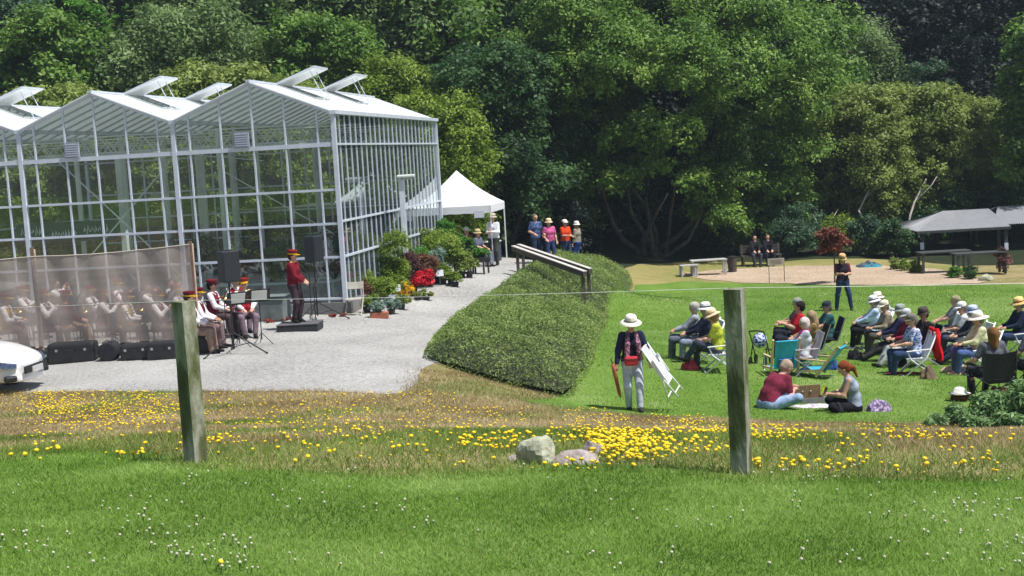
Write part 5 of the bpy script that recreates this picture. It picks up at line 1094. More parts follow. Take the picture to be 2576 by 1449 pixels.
# ================================================================ fence posts and wire
M_moss=None
def mossy():
    m=pm("mossy_post_wood",(.11,.13,.05),rough=.95,var=.5,scale=7,bump=.8,bscale=35,stretch=(1,1,.35),detail=6)
    n=m.node_tree; b=n.nodes["Principled BSDF"]; tc=n.nodes.new("ShaderNodeTexCoord"); nz=n.nodes.new("ShaderNodeTexNoise"); nz.inputs["Scale"].default_value=5; nz.inputs["Detail"].default_value=6
    mp=n.nodes.new("ShaderNodeMapping"); mp.inputs["Scale"].default_value=(1.5,1.5,.5); n.links.new(tc.outputs["Object"],mp.inputs[0]); n.links.new(mp.outputs[0],nz.inputs["Vector"])
    cr=n.nodes.new("ShaderNodeValToRGB"); cr.color_ramp.elements[0].position=.44; cr.color_ramp.elements[1].position=.6
    mx=n.nodes.new("ShaderNodeMix"); mx.data_type='RGBA'; old=b.inputs["Base Color"].links[0].from_socket; n.links.new(nz.outputs[0],cr.inputs[0]); n.links.new(cr.outputs[0],mx.inputs[0]); n.links.new(old,mx.inputs[6]); mx.inputs[7].default_value=(.33,.33,.27,1); n.links.new(mx.outputs[2],b.inputs["Base Color"]); return m
M_moss=mossy(); tops=[]
for (u,v,vt,ang,lb) in ((494,1168,752,R(-36),"mossy square wooden fence post on the left"),(1866,1197,720,R(-26),"mossy square wooden fence post on the right")):
    p=G(u,v); s_=(v-(388-ROLL*(u-1288)))/(CAMZ-p.z); h_=(v-vt)/s_*1.0; t=thing("fence_post",lb,"fence post",p,ang,"mossy wooden fence posts")
    hw=.054; nz=14; V=[];F=[]; rgp=random.Random(int(u))
    for j in range(nz+1):
        z=-.15+(h_+.15)*j/nz
        for (x,y) in ((-1,-1),(-.3,-1.02),(.4,-1.0),(1,-1),(1.02,.2),(1,1),(0,1),(-1,1),(-1.01,0)): V.append((x*hw+rgp.uniform(-.0016,.0016),y*hw+rgp.uniform(-.0016,.0016),z))
    for j in range(nz):
        for k in range(9): F.append((j*9+k,j*9+(k+1)%9,(j+1)*9+(k+1)%9,(j+1)*9+k))
    mb=MB(); mb.add(V,F+[tuple(nz*9+k for k in range(9))]); mb.build("timber",M_moss,t); st=MB().tube([(0.0,hw+.004,h_-.035),(0,hw+.004,h_-.01)],.003,5); st.build("staple",M_steel,t)
    tops.append(Vector((p.x,p.y+.085,p.z+h_-.004)))
a,b=tops; L_=a+(a-b)*.9+Vector((0,0,-.03)); Rr_=b+(b-a)*.9+Vector((0,0,.0)); ps=[]
for (p,q) in ((L_,a),(a,b),(b,Rr_)):
    for i in range(13): t=i/12; c=p+(q-p)*t; ps.append((c.x,c.y,c.z-.012*sin(pi*t)))
tag(MB().tube(ps,.0016,5).build("fence_wire",pm("fence_wire",(.55,.57,.55),rough=.5,metal=.3)),"single pale wire strung between the two mossy posts","wire")
# ================================================================ rocks
def rock(label,u,v,sx,sy,sz,seed,mat_,rz=0):
    rg=np.random.default_rng(seed); p=G(u,v); mb=MB(); mb.ball((0,0,0),1.0,14); V=np.array(mb.v); pl=unit(9,rg); dd=rg.uniform(.62,.9,9)
    for n_,d_ in zip(pl,dd): e=np.maximum(V@n_-d_,0); V-=e[:,None]*n_
    V+=.03*np.sin(V[:,[1,2,0]]*9+seed); V*=np.array([sx/1.6,sy/1.6,sz/1.1]); V[:,2]+=sz*.22
    mb.v=[tuple(x) for x in V]; o=mb.build("rock",mat_); o.location=p; o.rotation_euler=(0,0,R(rz)); tag(o,label,"rock",group="small field stones in the meadow")
M_r1=pm("lichen_stone",(.30,.31,.22),rough=.95,var=.3,scale=9,bump=.8,bscale=22,col2=(.55,.56,.42)); M_r2=pm("pinkish_stone",(.30,.25,.23),rough=.95,var=.3,scale=11,bump=.8,bscale=25,col2=(.44,.38,.36))
rock("upright lichen-covered stone, tallest in the meadow",1352,1166,.235,.2,.185,3,M_r1,15); rock("flat speckled stone touching the tall one",1446,1168,.27,.22,.085,5,M_r2); rock("pinkish stone behind beside the yellow flowers",1490,1148,.15,.13,.12,8,M_r2,30); rock("tiny pale stone left of the tall one",1292,1160,.07,.06,.04,9,M_r2)
# ================================================================ hedge
HP=wpoly([(1078,905),(1100,868),(1150,815),(1215,768),(1290,715),(1335,690),(1365,672),(1440,668),(1520,676),(1580,700),(1585,722),(1530,742),(1508,830),(1478,920),(1424,1000),(1350,985),(1250,962),(1150,930)])
rgh=np.random.default_rng(31); PP=np.array(HP); lo=PP.min(0); hi=PP.max(0); n=230000; X=rgh.uniform(lo[0]-.2,hi[0]+.2,n); Y=rgh.uniform(lo[1]-.2,hi[1]+.2,n); D=sdist(HP,X,Y); k=D<.12; X=X[k];Y=Y[k];D=D[k]
dep=np.clip((-D+.12)/1.15,0,1); H0=.60+.05*np.sin(X*1.9)*np.cos(Y*1.3)+.04*np.sin(X*5.1+Y*3.7)+.03*np.sin(Y*8.3-X*6.1)
Z=tz(X,Y)+H0*np.sqrt(1-(1-dep)**2)*rgh.uniform(.80,1.0+.22*rgh.random(len(X))**4,len(X)); side=rgh.random(len(X))<.35*(dep<.6); Z=np.where(side,tz(X,Y)+(Z-tz(X,Y))*rgh.uniform(0,1,len(X)),Z)
Nn=np.stack([rgh.normal(size=len(X))*.6,rgh.normal(size=len(X))*.6-.1,np.ones(len(X))*.8],1); Nn/=np.linalg.norm(Nn,axis=1,keepdims=True)
V,F=leafquads(np.stack([X,Y,Z],1),Nn,.062*rgh.uniform(.6,1.4,len(X)),rgh,.35)
L_hedge=leafmat("heather_leaf",(.07,.12,.02),(.155,.235,.05),(.27,.36,.10),trans=.25,big=1.3,amp=1.8)
hg=thing("hedge","long low heather-like hedge between the gravel path and the lawn","hedge",(0,0,0)); npmesh("foliage",V,F,L_hedge,hg,attrs={"rnd":np.repeat(rgh.uniform(0,1,len(X)),4)})
Dg=sdist(HP,GX,GY); hz=np.clip((-Dg)/1.1,0,1); Hh=.50*np.sqrt(1-(1-hz)**2)
_G=GZ.copy(); GZ[:]=GZ+Hh-.01; core=sheet("hedge_core",Dg,0,pm("hedge_core_twigs",(.035,.045,.018),rough=.95,var=.4,scale=9),kind=None); GZ[:]=_G; setpar(core,hg); core.name="twigs"
if "kind" in core: del core["kind"]
# green plants at the lower right
L_gg=leafmat("grey_green_leaf",(.08,.17,.055),(.20,.34,.12),(.42,.54,.32),trans=.3,big=2)
for i,(u,v,w_,h_,lb) in enumerate([(2350,1072,.55,.16,"small leafy plant at the left end of the lower right clump"),(2425,1070,.8,.30,"leafy plant left of the middle in the lower right clump"),(2508,1068,.9,.44,"tall leafy plant under the black camp chair"),(2580,1064,.9,.58,"tall leafy plant cut by the right picture edge"),(2470,1080,.9,.20,"low leafy plant at the front of the lower right clump"),(2560,1082,.8,.22,"low leafy plant at the front right corner of the clump")]):
    bush("leafy_plant",lb,"plant",u,v,w_,h_,6000,.095,L_gg,200+i,"leafy plants at the lower right",sig=.3,asp=.35)
# ================================================================ handrail down to the lawn
hr=G(1312,690); M_hr=pm("dark_weathered_rail",(.085,.07,.06),rough=.9,var=.3,scale=6,bump=.4); M_hrt=pm("pale_rail_top",(.50,.47,.44),rough=.85,var=.15,scale=6)  # rail tops get a paler colour than the rails
t=thing("stair_handrail","pair of dark sloping wooden handrails with pale tops beside the hedge","handrail",hr)
d0=43.3
for k,(ua,va,ub,vb,dd,de) in enumerate(((1291,625,1472,690,0,-4.6),(1305,621,1486,683,1.5,-3.3))):
    a=atd(ua,va,d0+dd)-hr; b=atd(ub,vb,d0+de)-hr; r_=MB().beam(a,b,.12,.15).build("rail",M_hr,t); MB().beam(a+Vector((0,0,.085)),b+Vector((0,0,.085)),.14,.025).build("rail_top",M_hrt,r_)
    for s_ in (.06,.97): q=a+(b-a)*s_; MB().beam(q,Vector((q.x,q.y,gz(q.x+hr.x,q.y+hr.y)-hr.z-.1)),.10,.10).build("post",M_hr,t)
# ================================================================ lamp, folding chair, covered box
lp=G(1027,738); t=thing("lamp_post","grey square lamp post with flat head beside the glass side wall","lamp post",lp)
MB().beam((0,0,-.1),(0,0,3.36),.15,.15,up=(0,1,0)).build("pole",M_alu,t,bevel=.01); hd=MB().box((.15,0,3.42),(.52,.34,.09)).build("lamp_head",pm("pale_lamp_head",(.62,.66,.66),rough=.4,var=.05),t,bevel=.03); MB().box((.17,0,3.35),(.30,.24,.05)).build("lamp_glass",pm("lamp_glass",(.4,.42,.42),rough=.2),hd); MB().beam((-.02,-.08,1.9),(.06,-.08,1.9),.12,.012,up=(0,1,0)).build("hatch",M_alu2,t)
M_beige=pm("beige_steel",(.50,.47,.40),rough=.5,var=.1); t=thing("metal_folding_chair","beige steel folding chair at the corner of the greenhouse","chair",G(893,793),face(-95))
MB().box((.0,0,.43),(.38,.40,.025)).build("seat",M_beige,t,bevel=.008)
bk=MB(); bk.beam((-.25,0,.66),(-.28,0,.84),.40,.02,up=(1,0,0)); bk.build("backrest",M_beige,t,bevel=.006)
for y in (.21,-.21): MB().tube([(-.29,y,.86),(-.2,y,.44),(.22,y,0)],.012,7).build("front_leg",M_beige,t); MB().tube([(.16,y*.9,.42),(-.24,y*.9,0)],.012,7).build("rear_leg",M_beige,t)
for (x,z) in ((.18,.06),(-.2,.06)): MB().tube([(x,-.2,z),(x,.2,z)],.01,6).build("stretcher",M_beige,t)
cb=thing("covered_table","grey-green cloth-covered table behind the conductor","table",G(694,806),-TH); M_tarp=pm("grey_green_tarp",(.13,.16,.155),rough=.8,var=.25,scale=3,bump=.5,bscale=6)
MB().box((0,0,.31),(.66,.6,.62)).build("cover",M_tarp,cb,bevel=.04); MB().box((0,0,.635),(.72,.66,.02)).build("table_top",M_tarp,cb)
# ================================================================ plants along the greenhouse
pl=[ # u,v,w,h,leaf,size,n,label,pot
 (990,745,.9,1.45,L_yel,.07,5000,"tall yellow-green shrub against the glass beside the lamp post",.0),
 (915,770,.5,.65,leafmat("bronze_leaf",(.08,.03,.02),(.16,.07,.04),(.24,.12,.07)),.05,2500,"bronze-leaved potted plant nearest the greenhouse corner",.2),
 (935,788,.55,.45,L_yel,.05,2600,"bright yellow-green potted plant next to the folding chair",.18),
 (972,772,.6,.75,L_yel,.055,3000,"yellow-green potted plant behind the price cards",.2),
 (955,800,.45,.40,leafmat("silver_leaf",(.10,.16,.12),(.20,.30,.24),(.34,.44,.38)),.05,2600,"silver-leaved plant in the terracotta trough",.15),
 (985,792,.5,.42,MATS["silver_leaf"],.05,2500,"second silver-leaved plant right of the terracotta trough",.15),
 (1010,780,.5,.36,L_olive,.05,2500,"dull green potted plant between silver leaves and red leaves",.15),
 (1032,738,.7,1.0,leafmat("purple_leaf",(.04,.015,.02),(.10,.035,.045),(.17,.07,.08)),.06,3200,"dark purple-leaved shrub at the foot of the lamp post",.2),
 (1072,722,.7,.85,MATS["bronze_leaf"],.06,2600,"reddish brown grass-like plant behind the red display",.2),
 (1092,712,.6,.95,MATS["silver_leaf"],.06,2600,"grey-green feathery plant above the red display",.2),
 (1125,716,.7,.55,L_yel,.06,2600,"yellow potted plant right of the red display",.18),
 (1120,700,1.2,1.15,L_yel,.075,5500,"big rounded yellow-green shrub in front of the tent",.2),
 (1172,700,.7,.75,L_olive,.06,2600,"olive potted shrub at the foot of the shelves",.2),
 (940,765,.6,.8,L_yel,.055,3000,"lime-leaved plant against the corner glass",.2),
 (1004,752,.5,.6,L_yel,.055,3000,"lime plant between lamp post and price cards",.2),
 (1048,712,.8,.9,L_bri,.06,3200,"bright green plant against the glass behind the purple shrub",.2),
 (1100,690,.9,1.2,L_yel,.07,3600,"tall lime plant at the far corner of the glass",.2),
 (1146,722,.5,.4,L_yel,.05,2200,"small lime plant at the path edge before the tent",.15),
 (1062,756,.9,.26,L_olive,.05,2600,"low green edging plant in front of the red display",.12)]
M_pot=pm("black_nursery_pot",(.02,.02,.02),rough=.7,var=.2); M_terr=pm("terracotta",(.36,.12,.06),rough=.85,var=.2,scale=8)
for i,(u,v,w_,h_,lf,sz,n,lb,pt) in enumerate(pl):
    r_=bush("potted_plant",lb,"potted plant",u,v,w_*1.3,(h_-pt)*1.25,int(n*1.5),sz,lf,300+i,"plants for sale along the greenhouse",dz=pt)
    if pt: 
        tr=(i==4); m=MB()
        if tr: m.box((0,0,-pt/2),(.46,.28,pt))
        else:
            for dx in ((-.12,.12) if w_>.5 else (0,)): m.lathe([(.001,-pt+.002),(.085,-pt+.002),(.11,0),(.10,0),(.001,-.02)],(dx,0,0),12)
        m.build("pot",M_terr if tr else M_pot,r_)
M_red=leafmat("scarlet_petal",(.42,.004,.012),(.62,.012,.03),(.80,.05,.08),trans=.2,big=3)
bush("red_flower_tray","tray packed with bright scarlet flowers beside the path","flowers",1056,742,1.25,.40,9000,.075,M_red,350,sig=.24,dz=.28)
M_yf=leafmat("yellow_petal",(.55,.30,.005),(.80,.48,.01),(.90,.62,.04),trans=.2,big=3)
bush("yellow_flower_pot","small pot of golden yellow flowers left of the red tray","flowers",1018,752,.55,.46,2400,.045,M_yf,351,sig=.22,dz=.05)
M_card=pm("price_card",(.62,.66,.74),rough=.7,var=.05)
for i,(u,v,vz,lb) in enumerate([(938,782,755,"pale price card left of the others"),(952,793,772,"pale price card lowest, above the terracotta trough"),(968,786,763,"pale price card in the middle of the plants"),(990,776,749,"pale price card on the right of the silver plants"),(1000,768,722,"pale price card among the yellow leaves"),(1108,722,682,"pale price card behind the yellow pot"),(1047,735,672,"pale price card near the lamp post")]):
    p=G(u,v); s_=95; z=(v-vz)/s_; t=thing("price_card",lb,"sign",p,R(random.uniform(-15,15)),"price cards on stakes"); MB().tube([(0,0.01,0),(0,.01,z)],.006,5).build("stake",M_steel,t); MB().box((0,0,z),(.23,.012,.19),rot=Matrix.Rotation(R(-12),3,'X')).build("card",M_card,t)
# shelves with trays of green plants in front of the tent
sh0=G(1160,688); t=thing("plant_shelves","stepped dark shelf unit in front of the tent","shelf unit",sh0,-TH-.2); 
for (x,z,w_) in ((-.35,1.05,.62),(.15,.80,.62),(.62,.38,.6)):
    MB().box((x,0,z),(w_,.5,.04)).build("shelf",M_dkw,t)
    for sx in (-1,1): MB().box((x+sx*(w_/2-.03),-.2,z/2-.02),(.05,.05,z)).build("leg",M_dkw,t); MB().box((x+sx*(w_/2-.03),.2,z/2-.02),(.05,.05,z)).build("leg",M_dkw,t)
ca,sa=cos(-TH-.2),sin(-TH-.2)
for i,(x,z,w_,h_,lb) in enumerate([(-.60,1.25,.5,.5,"leafy pot at the top left end of the shelves"),(-.35,1.07,.65,.50,"bright green tray on the top shelf"),(.15,.82,.65,.36,"bright green tray on the middle shelf"),(.55,.40,.6,.32,"green tray at the left of the bottom shelf"),(.85,.40,.45,.30,"green tray at the right of the bottom shelf"),(.42,.55,.35,.5,"tall leafy pot between middle and bottom shelf")]):
    q=Vector((sh0.x+x*ca,sh0.y+x*sa,sh0.z+z+.1)); r_=bush("plant_tray",lb,"potted plant",0,0,w_,h_,2600,.05,L_bri,370+i,"trays of green plants on the shelves",p=q); MB().box((0,0,-.04),(w_*.85,.34,.12)).build("tray",M_pot,r_,bevel=.01)
# plants inside the greenhouse behind the front glass
for i,(x,y,w_,h_,lf,lb) in enumerate([(-2.4,1.2,.9,.9,L_olive,"yellowish plant inside the glass left of the conductor"),(-3.3,1.4,1.2,.8,L_dark,"dark plant inside the glass behind the loudspeaker"),(-1.6,1.0,.9,.9,L_yel,"green-gold plant inside the glass right behind the conductor"),(-.6,1.2,.8,1.1,L_blue,"blue-green plant inside the glass near the corner"),(-5.2,1.6,1.3,.8,L_dark,"dark plant inside the glass behind the screen's right pole"),(-7.5,1.8,1.5,.8,L_dark,"dark plant inside the glass behind the middle of the screen"),(-3.4,6,1.6,1.5,L_mid,"tall leafy plant deep inside the right bay"),(-1.3,7,1.6,1.3,L_dark,"dark leafy plant deep inside near the side wall"),(-6.4,6.5,1.8,1.4,L_dark,"dark leafy plant deep inside the middle bay"),(-9.4,5,1.8,1.3,L_mid,"leafy plant deep inside the left bay"),(-2.4,9.5,2.2,1.6,L_dark,"dark leafy plant at the back of the right bay"),(-5.8,10,2.2,1.6,L_dark,"dark leafy plant at the back of the middle bay")]):
    q=ghw(x,y,0); bush("greenhouse_plant",lb,"plant",0,0,w_,h_,3500,.07,lf,400+i,"plants inside the greenhouse",p=Vector((q.x,q.y,.85))); 
for (x,lb) in ((-2.2,"plant bench inside the right bay"),(-6.0,"plant bench inside the middle bay")):
    q=ghw(x,1.3,0); t=thing("plant_bench",lb,"bench",q,-TH,"slatted benches inside the greenhouse"); MB().box((0,0,.80),(3.4,1.0,.06)).build("bench_top",M_alu2,t)
    for sx in (-1.6,1.6):
        for sy in (-.4,.4): MB().box((sx,sy,.385),(.06,.06,.77)).build("leg",M_alu2,t)
M_wfl=leafmat("white_petal",(.45,.48,.48),(.65,.68,.68),(.8,.8,.8),trans=.2)
q=ghw(-.75,.8,0); bush("white_flowers","white flowering plant inside the glass beside the right loudspeaker","flowers",0,0,.8,.75,1600,.07,M_wfl,420,p=Vector((q.x,q.y,1.2)),sig=.25)
for i,(u,v) in enumerate([(676,812),(712,808),(742,806),(838,800),(862,798)]):
    bush("red_edging_plant","low reddish plant in the row at the foot of the front glass","plant",u,v,.42,.10,700,.04,leafmat("red_edging_leaf",(.20,.03,.02),(.40,.07,.05),(.5,.16,.12)),430+i,"red plants edging the greenhouse",sig=.2)
# ================================================================ tent
ft=G(1243,669); TW=2.9; TD=3.0; t=thing("canopy_tent","white peaked pop-up canopy tent at the end of the greenhouse","tent",ft,-TH)
M_tent=pm("white_tent_cloth",(.86,.87,.90),rough=.8,var=.03,scale=2,trans=.25); ez=2.15; pk=Vector((-TW/2,TD/2,3.42))
cr_=[(-TW,0,ez),(0,0,ez),(0,TD,ez),(-TW,TD,ez)]; V=[];F=[]; nn=10
for q in range(4):
    a=Vector(cr_[q]); b=Vector(cr_[(q+1)%4]); base=len(V)
    for i in range(nn+1):
        for j in range(nn+1):
            s_=i/nn; u_=j/nn; e=a+(b-a)*u_; p=e+(pk-e)*s_; p.z-=.13*sin(pi*s_)*(1-.3*abs(u_-.5)); V.append(tuple(p))
    F += [(base+i*(nn+1)+j,base+i*(nn+1)+j+1,base+(i+1)*(nn+1)+j+1,base+(i+1)*(nn+1)+j) for i in range(nn) for j in range(nn)]
npmesh("canopy",np.array(V),np.array(F),M_tent,t)
for q in range(4):
    a=Vector(cr_[q]); b=Vector(cr_[(q+1)%4]); V=[]; 
    for i in range(21): s_=i/20; e=a+(b-a)*s_; V += [tuple(e+Vector((0,0,.0))),tuple(e+Vector((0,0,-.25-.02*abs(sin(s_*pi*6)))))]
    npmesh("valance",np.array(V),np.array([(2*i,2*i+1,2*i+3,2*i+2) for i in range(20)]),M_tent,t)
for (x,y,_) in cr_: MB().beam((x*.985-.02,y*.98+.02,-.03),(x*.985-.02,y*.98+.02,ez-.02),.04,.04,up=(0,1,0)).build("pole",M_wplast,t)
MB().box((-.42,-.05,ez-.30),(.36,.02,.24)).build("tent_sign",M_card,t)
TENT=t
tb_=thing("sales_table","dark-draped table under the tent","table",G(1228,664,0,.9),-TH); MB().box((0,0,.37),(.9,.6,.70)).build("drape",cloth("3c4458"),tb_,bevel=.02); MB().box((0,0,.74),(.96,.66,.03)).build("table_top",M_alu2,tb_)
tq=atd(1015,500,53.4); t2_=copy_tree(TENT,"second white canopy tent standing behind the greenhouse, seen through its glass",None,(tq.x,tq.y-1.4,gz(tq.x,tq.y)+.12),-TH)
TENT["group"]=t2_["group"]="white canopy tents"
# ================================================================ back of the lawn: tables, sign, red shrub, gazebo
M_grt=pm("grey_bench_boards",(.42,.42,.40),rough=.85,var=.2,scale=7); 
t=thing("picnic_table","long pale grey wooden table at the left of the woodchips","table",G(1783,692),R(2)); s=MB(); [s.box((0,-.24+.12*i,.62),(1.45,.11,.04)) for i in range(5)]; s.build("table_top",M_grt,t)
for x in (-.66,.66):
    for y in (-.22,.22): MB().box((x,y,.30),(.08,.07,.60)).build("leg",M_grt,t)
t=thing("wooden_stool","low pale bench standing left in front of the grey table","bench",G(1733,696),R(8)); s=MB(); [s.box((0,-.16+.11*i,.46),(.72,.10,.04)) for i in range(4)]; s.build("seat",M_grt,t)
for x in (-.31,.31):
    for y in (-.14,.14): MB().box((x,y,.22),(.06,.06,.44)).build("leg",M_grt,t)
t=thing("litter_bin","dark bin between the table and the shaded bench","bin",G(1843,685),0); MB().lathe([(.001,0),(.17,0),(.2,.6),(.21,.62),(.001,.64)],(0,0,0),16).build("drum",M_dkw,t); MB().lathe([(.215,.60),(.22,.64),(.001,.70)],(0,0,0),16).build("lid",M_blkp,t)
t=thing("garden_sign","small pale board on two thin stakes in the woodchips","sign",G(1954,712),0); MB().box((0,0,.80),(.62,.03,.26)).build("board",pm("sign_board",(.40,.34,.29),rough=.8,var=.1),t)
for x in (-.27,.30): MB().tube([(x,.02,0),(x,.02,.72)],.013,6).build("stake",M_blkm,t)
wl=MB()
for k in range(4): wl.box((0,-.018,.87-.045*k),(.46-.06*(k%2),.003,.012))
wl.build("lettering",pm("faint_brown_ink",(.22,.18,.15),rough=.9),kids(t)[0])
rsx=G(2100,713); r_=bush("red_leaved_tree","small red-leaved tree on a thin bare stem in the woodchips","tree",0,0,.95,.95,3000,.12,leafmat("copper_leaf",(.09,.02,.012),(.20,.05,.03),(.34,.12,.07)),510,p=Vector((rsx.x,rsx.y,rsx.z+1.05)),sig=.25); MB().tube([(0,0,-1.1),(.01,0,-.4),(0,0,.3)],[.03,.025,.02],7).build("trunk",M_bark2,r_)
hmk=heap("tarpaulin","crumpled blue and turquoise tarpaulin on the ground behind the standing visitor","tarpaulin",G(2185,672),1.0,.5,.15,cloth("4c5a68"),12,mat2=cloth("2c8a98"),amp=.6)
for i,(u,v,lf,lb) in enumerate([(2275,682,L_yel,"small yellow-green tuft at the back edge of the woodchips"),(2308,686,L_yel,"larger yellow-green tuft by the gazebo"),(2250,678,L_olive,"dull green tuft left of the yellow ones"),(2400,700,L_bri,"green plants growing at the gazebo's foot"),(2440,703,L_dark,"dark green plants at the gazebo's front")]):
    bush("plant_tuft",lb,"plant",u,v,.7,.45,2200,.07,lf,520+i,"plants at the back edge of the woodchips")
rock("pale stone at the right tip of the woodchip bed",2478,706,.45,.3,.22,31,M_r1)
# gazebo
for i,(u,dd,w_,h_,lf,lb) in enumerate([(2330,62,3.2,2.0,L_dark,"dark shrub behind the gazebo's left post"),(2400,63,3.2,2.2,L_dark,"added dark shrub behind the middle of the gazebo"),(2470,62,3.4,2.1,L_shade,"near-black shrub behind the gazebo's right post"),(2550,61.5,3.2,2.2,L_dark,"added dark shrub under the roof at the right picture edge")]):  # shrubs added to darken the bright ground seen under the roof
    q=atd(u,500,dd); bush("shrub",lb,"shrub",0,0,w_,h_,9000,.13,lf,560+i,"shrubs at the foot of the wood",p=Vector((q.x,q.y,gz(q.x,q.y))))
gz0=G(2405,695); M_cor=pm("corrugated_grey_roof",(.25,.26,.285),rough=.5,var=.08,scale=3,metal=.2); M_post=pm("dark_green_post",(.045,.05,.05),rough=.8,var=.2)
t=thing("gazebo","open gazebo with a low corrugated grey hip roof and dark posts","gazebo",gz0,R(-2)); 
fx0=atd(2289,583,56.5)-gz0; fx1=atd(2522,589,56.5)-gz0; ez_=fx0.z; Wd=4.4; y0=fx0.y; x0,x1=fx0.x,fx1.x; rz_=ez_+.66
def corr(A,B,C,Dd,n=60):
    """corrugated sheet: eave A-B, ridge D-C"""
    V=[];A,B,C,Dd=map(Vector,(A,B,C,Dd)); nrm=(B-A).cross(Dd-A).normalized()
    for i in range(n*2+1):
        s_=i/(n*2); o_=nrm*(.022*(1 if i%2 else -1)); V += [tuple(A+(B-A)*s_+o_),tuple(Dd+(C-Dd)*s_+o_)]
    return np.array(V), np.array([(2*i,2*i+2,2*i+3,2*i+1) for i in range(n*2)])
ym=y0+Wd/2; xa=x0+1.75; xb=x1-.2
for (A,B,C,Dd) in (((x0,y0,ez_),(x1,y0,ez_),(xb,ym,rz_),(xa,ym,rz_)),((x0,y0+Wd,ez_),(x0,y0,ez_),(xa,ym,rz_),(xa,ym,rz_)),((x1,y0+Wd,ez_),(x0,y0+Wd,ez_),(xa,ym,rz_),(xb,ym,rz_)),((x1,y0,ez_),(x1,y0+Wd,ez_),(xb,ym,rz_),(xb,ym,rz_))):
    V,F=corr(A,B,C,Dd); npmesh("roof_face",V,F,M_cor,t)
MB().beam((x0,y0,ez_-.06),(x1,y0,ez_-.06),.05,.10).beam((x0,y0,ez_-.061),(x0,y0+Wd,ez_-.061),.05,.10).beam((x1,y0,ez_-.062),(x1,y0+Wd,ez_-.062),.05,.10).build("fascia",M_post,t)
for (x,y) in ((x0+.3,y0+.3),(x1-.15,y0+.2),(x0+.3,y0+Wd-.3),(x1-.15,y0+Wd-.3),((x0+x1)/2,y0+Wd-.3)): MB().box((x,y,(ez_-.1)/2),(.15,.15,ez_-.1)).build("post",M_post,t)
for (x,y,z) in ((x0+.25,y0+.20,ez_-.65),(x1-.15,y0+.1,ez_-.85)): MB().box((x,y,z),(.16,.02,.30)).build("notice",M_card,t)
t2=thing("gazebo","second corrugated roof joining on the right, cut by the picture edge","gazebo",gz0+Vector((4.2,1.0,-.015)),R(-2)); X0,X1=x1-4.5,x1+1.8
for (A,B,C,Dd) in (((X0,y0,ez_+.03),(X1,y0,ez_+.03),(X1-1,ym,rz_+.02),(X0+.9,ym,rz_+.02)),((X1,y0+Wd,ez_+.03),(X0,y0+Wd,ez_+.03),(X0+.9,ym,rz_+.02),(X1-1,ym,rz_+.02))):
    V,F=corr(A,B,C,Dd); npmesh("roof_face",V,F,M_cor,t2)
for (x,y) in ((X0+.3,y0+.3),(X1-.3,y0+.3),(X0+.3,y0+Wd-.3)): MB().box((x,y,(ez_-.05)/2),(.15,.15,ez_-.05)).build("post",M_post,t2)
tbz=thing("display_table","dark trestle table under the gazebo","table",G(2388,693)+Vector((.2,1.2,0)),0,"dark tables under the gazebo"); MB().box((0,0,.78),(1.9,.7,.05)).build("table_top",M_post,tbz)
for sx in (-.85,.85):
    for sy in (-.28,.28): MB().box((sx,sy,.38),(.08,.08,.76)).build("leg",M_post,tbz)
copy_tree(tbz,"second dark trestle table at the right under the gazebo",None,G(2480,700)+Vector((.3,1.5,0)),0)
bush("hanging_flowers","dark plant with dusty pink flowers under the gazebo roof","flowers",0,0,.7,.8,1600,.08,leafmat("dusty_pink",(.05,.06,.03),(.16,.07,.06),(.36,.16,.16)),540,p=G(2560,700)+Vector((.2,1.8,.1)))
# ================================================================ grass and flowers
def grassmat(name, dark, mid, light, trans=.3, big=.9, amp=1.4):
    m=leafmat(name,dark,mid,light,trans=trans,big=big,rough=.6,amp=amp); return m
def blades(name,label,X,Y,h,wd,mat_,rg,lean=.8,lift=.0,cat="grass"):
    n=len(X); Z=tz(X,Y)+.015*np.sin(X*2.1+Y*.7)*np.sin(Y*1.7-X*.4)+lift; a=rg.uniform(0,2*pi,n); dx=np.cos(a)*wd/2; dy=np.sin(a)*wd/2
    b=rg.uniform(0,2*pi,n); L=h*rg.uniform(.1,lean*2,n); tx=X+np.cos(b)*L; ty=Y+np.sin(b)*L; tz_=Z+h
    V=np.stack([np.stack([X-dx,Y-dy,Z],1),np.stack([X+dx,Y+dy,Z],1),np.stack([tx+dx*.25,ty+dy*.25,tz_],1),np.stack([tx-dx*.25,ty-dy*.25,tz_],1)],1).reshape(-1,3)
    o=npmesh(name,V,np.arange(4*n).reshape(n,4),mat_,attrs={"rnd":np.repeat(rg.uniform(0,1,n),4)}); tag(o,label,cat,kind="stuff"); return o
def view_pts(n,y0,y1,rg,pad=.5,power=1.0):
    Y=y0+(y1-y0)*rg.uniform(0,1,n)**power; X=rg.uniform(-1,1,n)*(Y*.392+pad); return X,Y
def fastd(poly,X,Y): return sdist(poly,X,Y)
gg=np.random.default_rng(77)
M_gr=grassmat("lush_grass",(.08,.18,.018),(.18,.34,.035),(.38,.54,.15),trans=.45,big=.9,amp=2.0)
M_straw=grassmat("dry_straw_grass",(.22,.16,.07),(.42,.33,.17),(.62,.52,.31),trans=.35,big=.7)
M_mg=grassmat("meadow_green_grass",(.08,.14,.022),(.17,.26,.045),(.32,.40,.11),trans=.4,big=.9)
M_lg=grassmat("mown_grass",(.08,.19,.016),(.155,.30,.032),(.34,.48,.16),trans=.4,big=.32,amp=2.2)
X,Y=view_pts(300000,4.7,10.5,gg,.5,1.15); D=fastd(Z_fg,X,Y)+.15*np.sin(X*3.1)*np.cos(Y*2.3); p_=np.clip(.5-D*1.6,0,1); k=gg.random(len(X))<p_; X=X[k];Y=Y[k]
blades("near_grass","lush green grass of the near lawn",X,Y,gg.uniform(.010,.034,len(X)),.0035+Y*.00035,M_gr,gg)
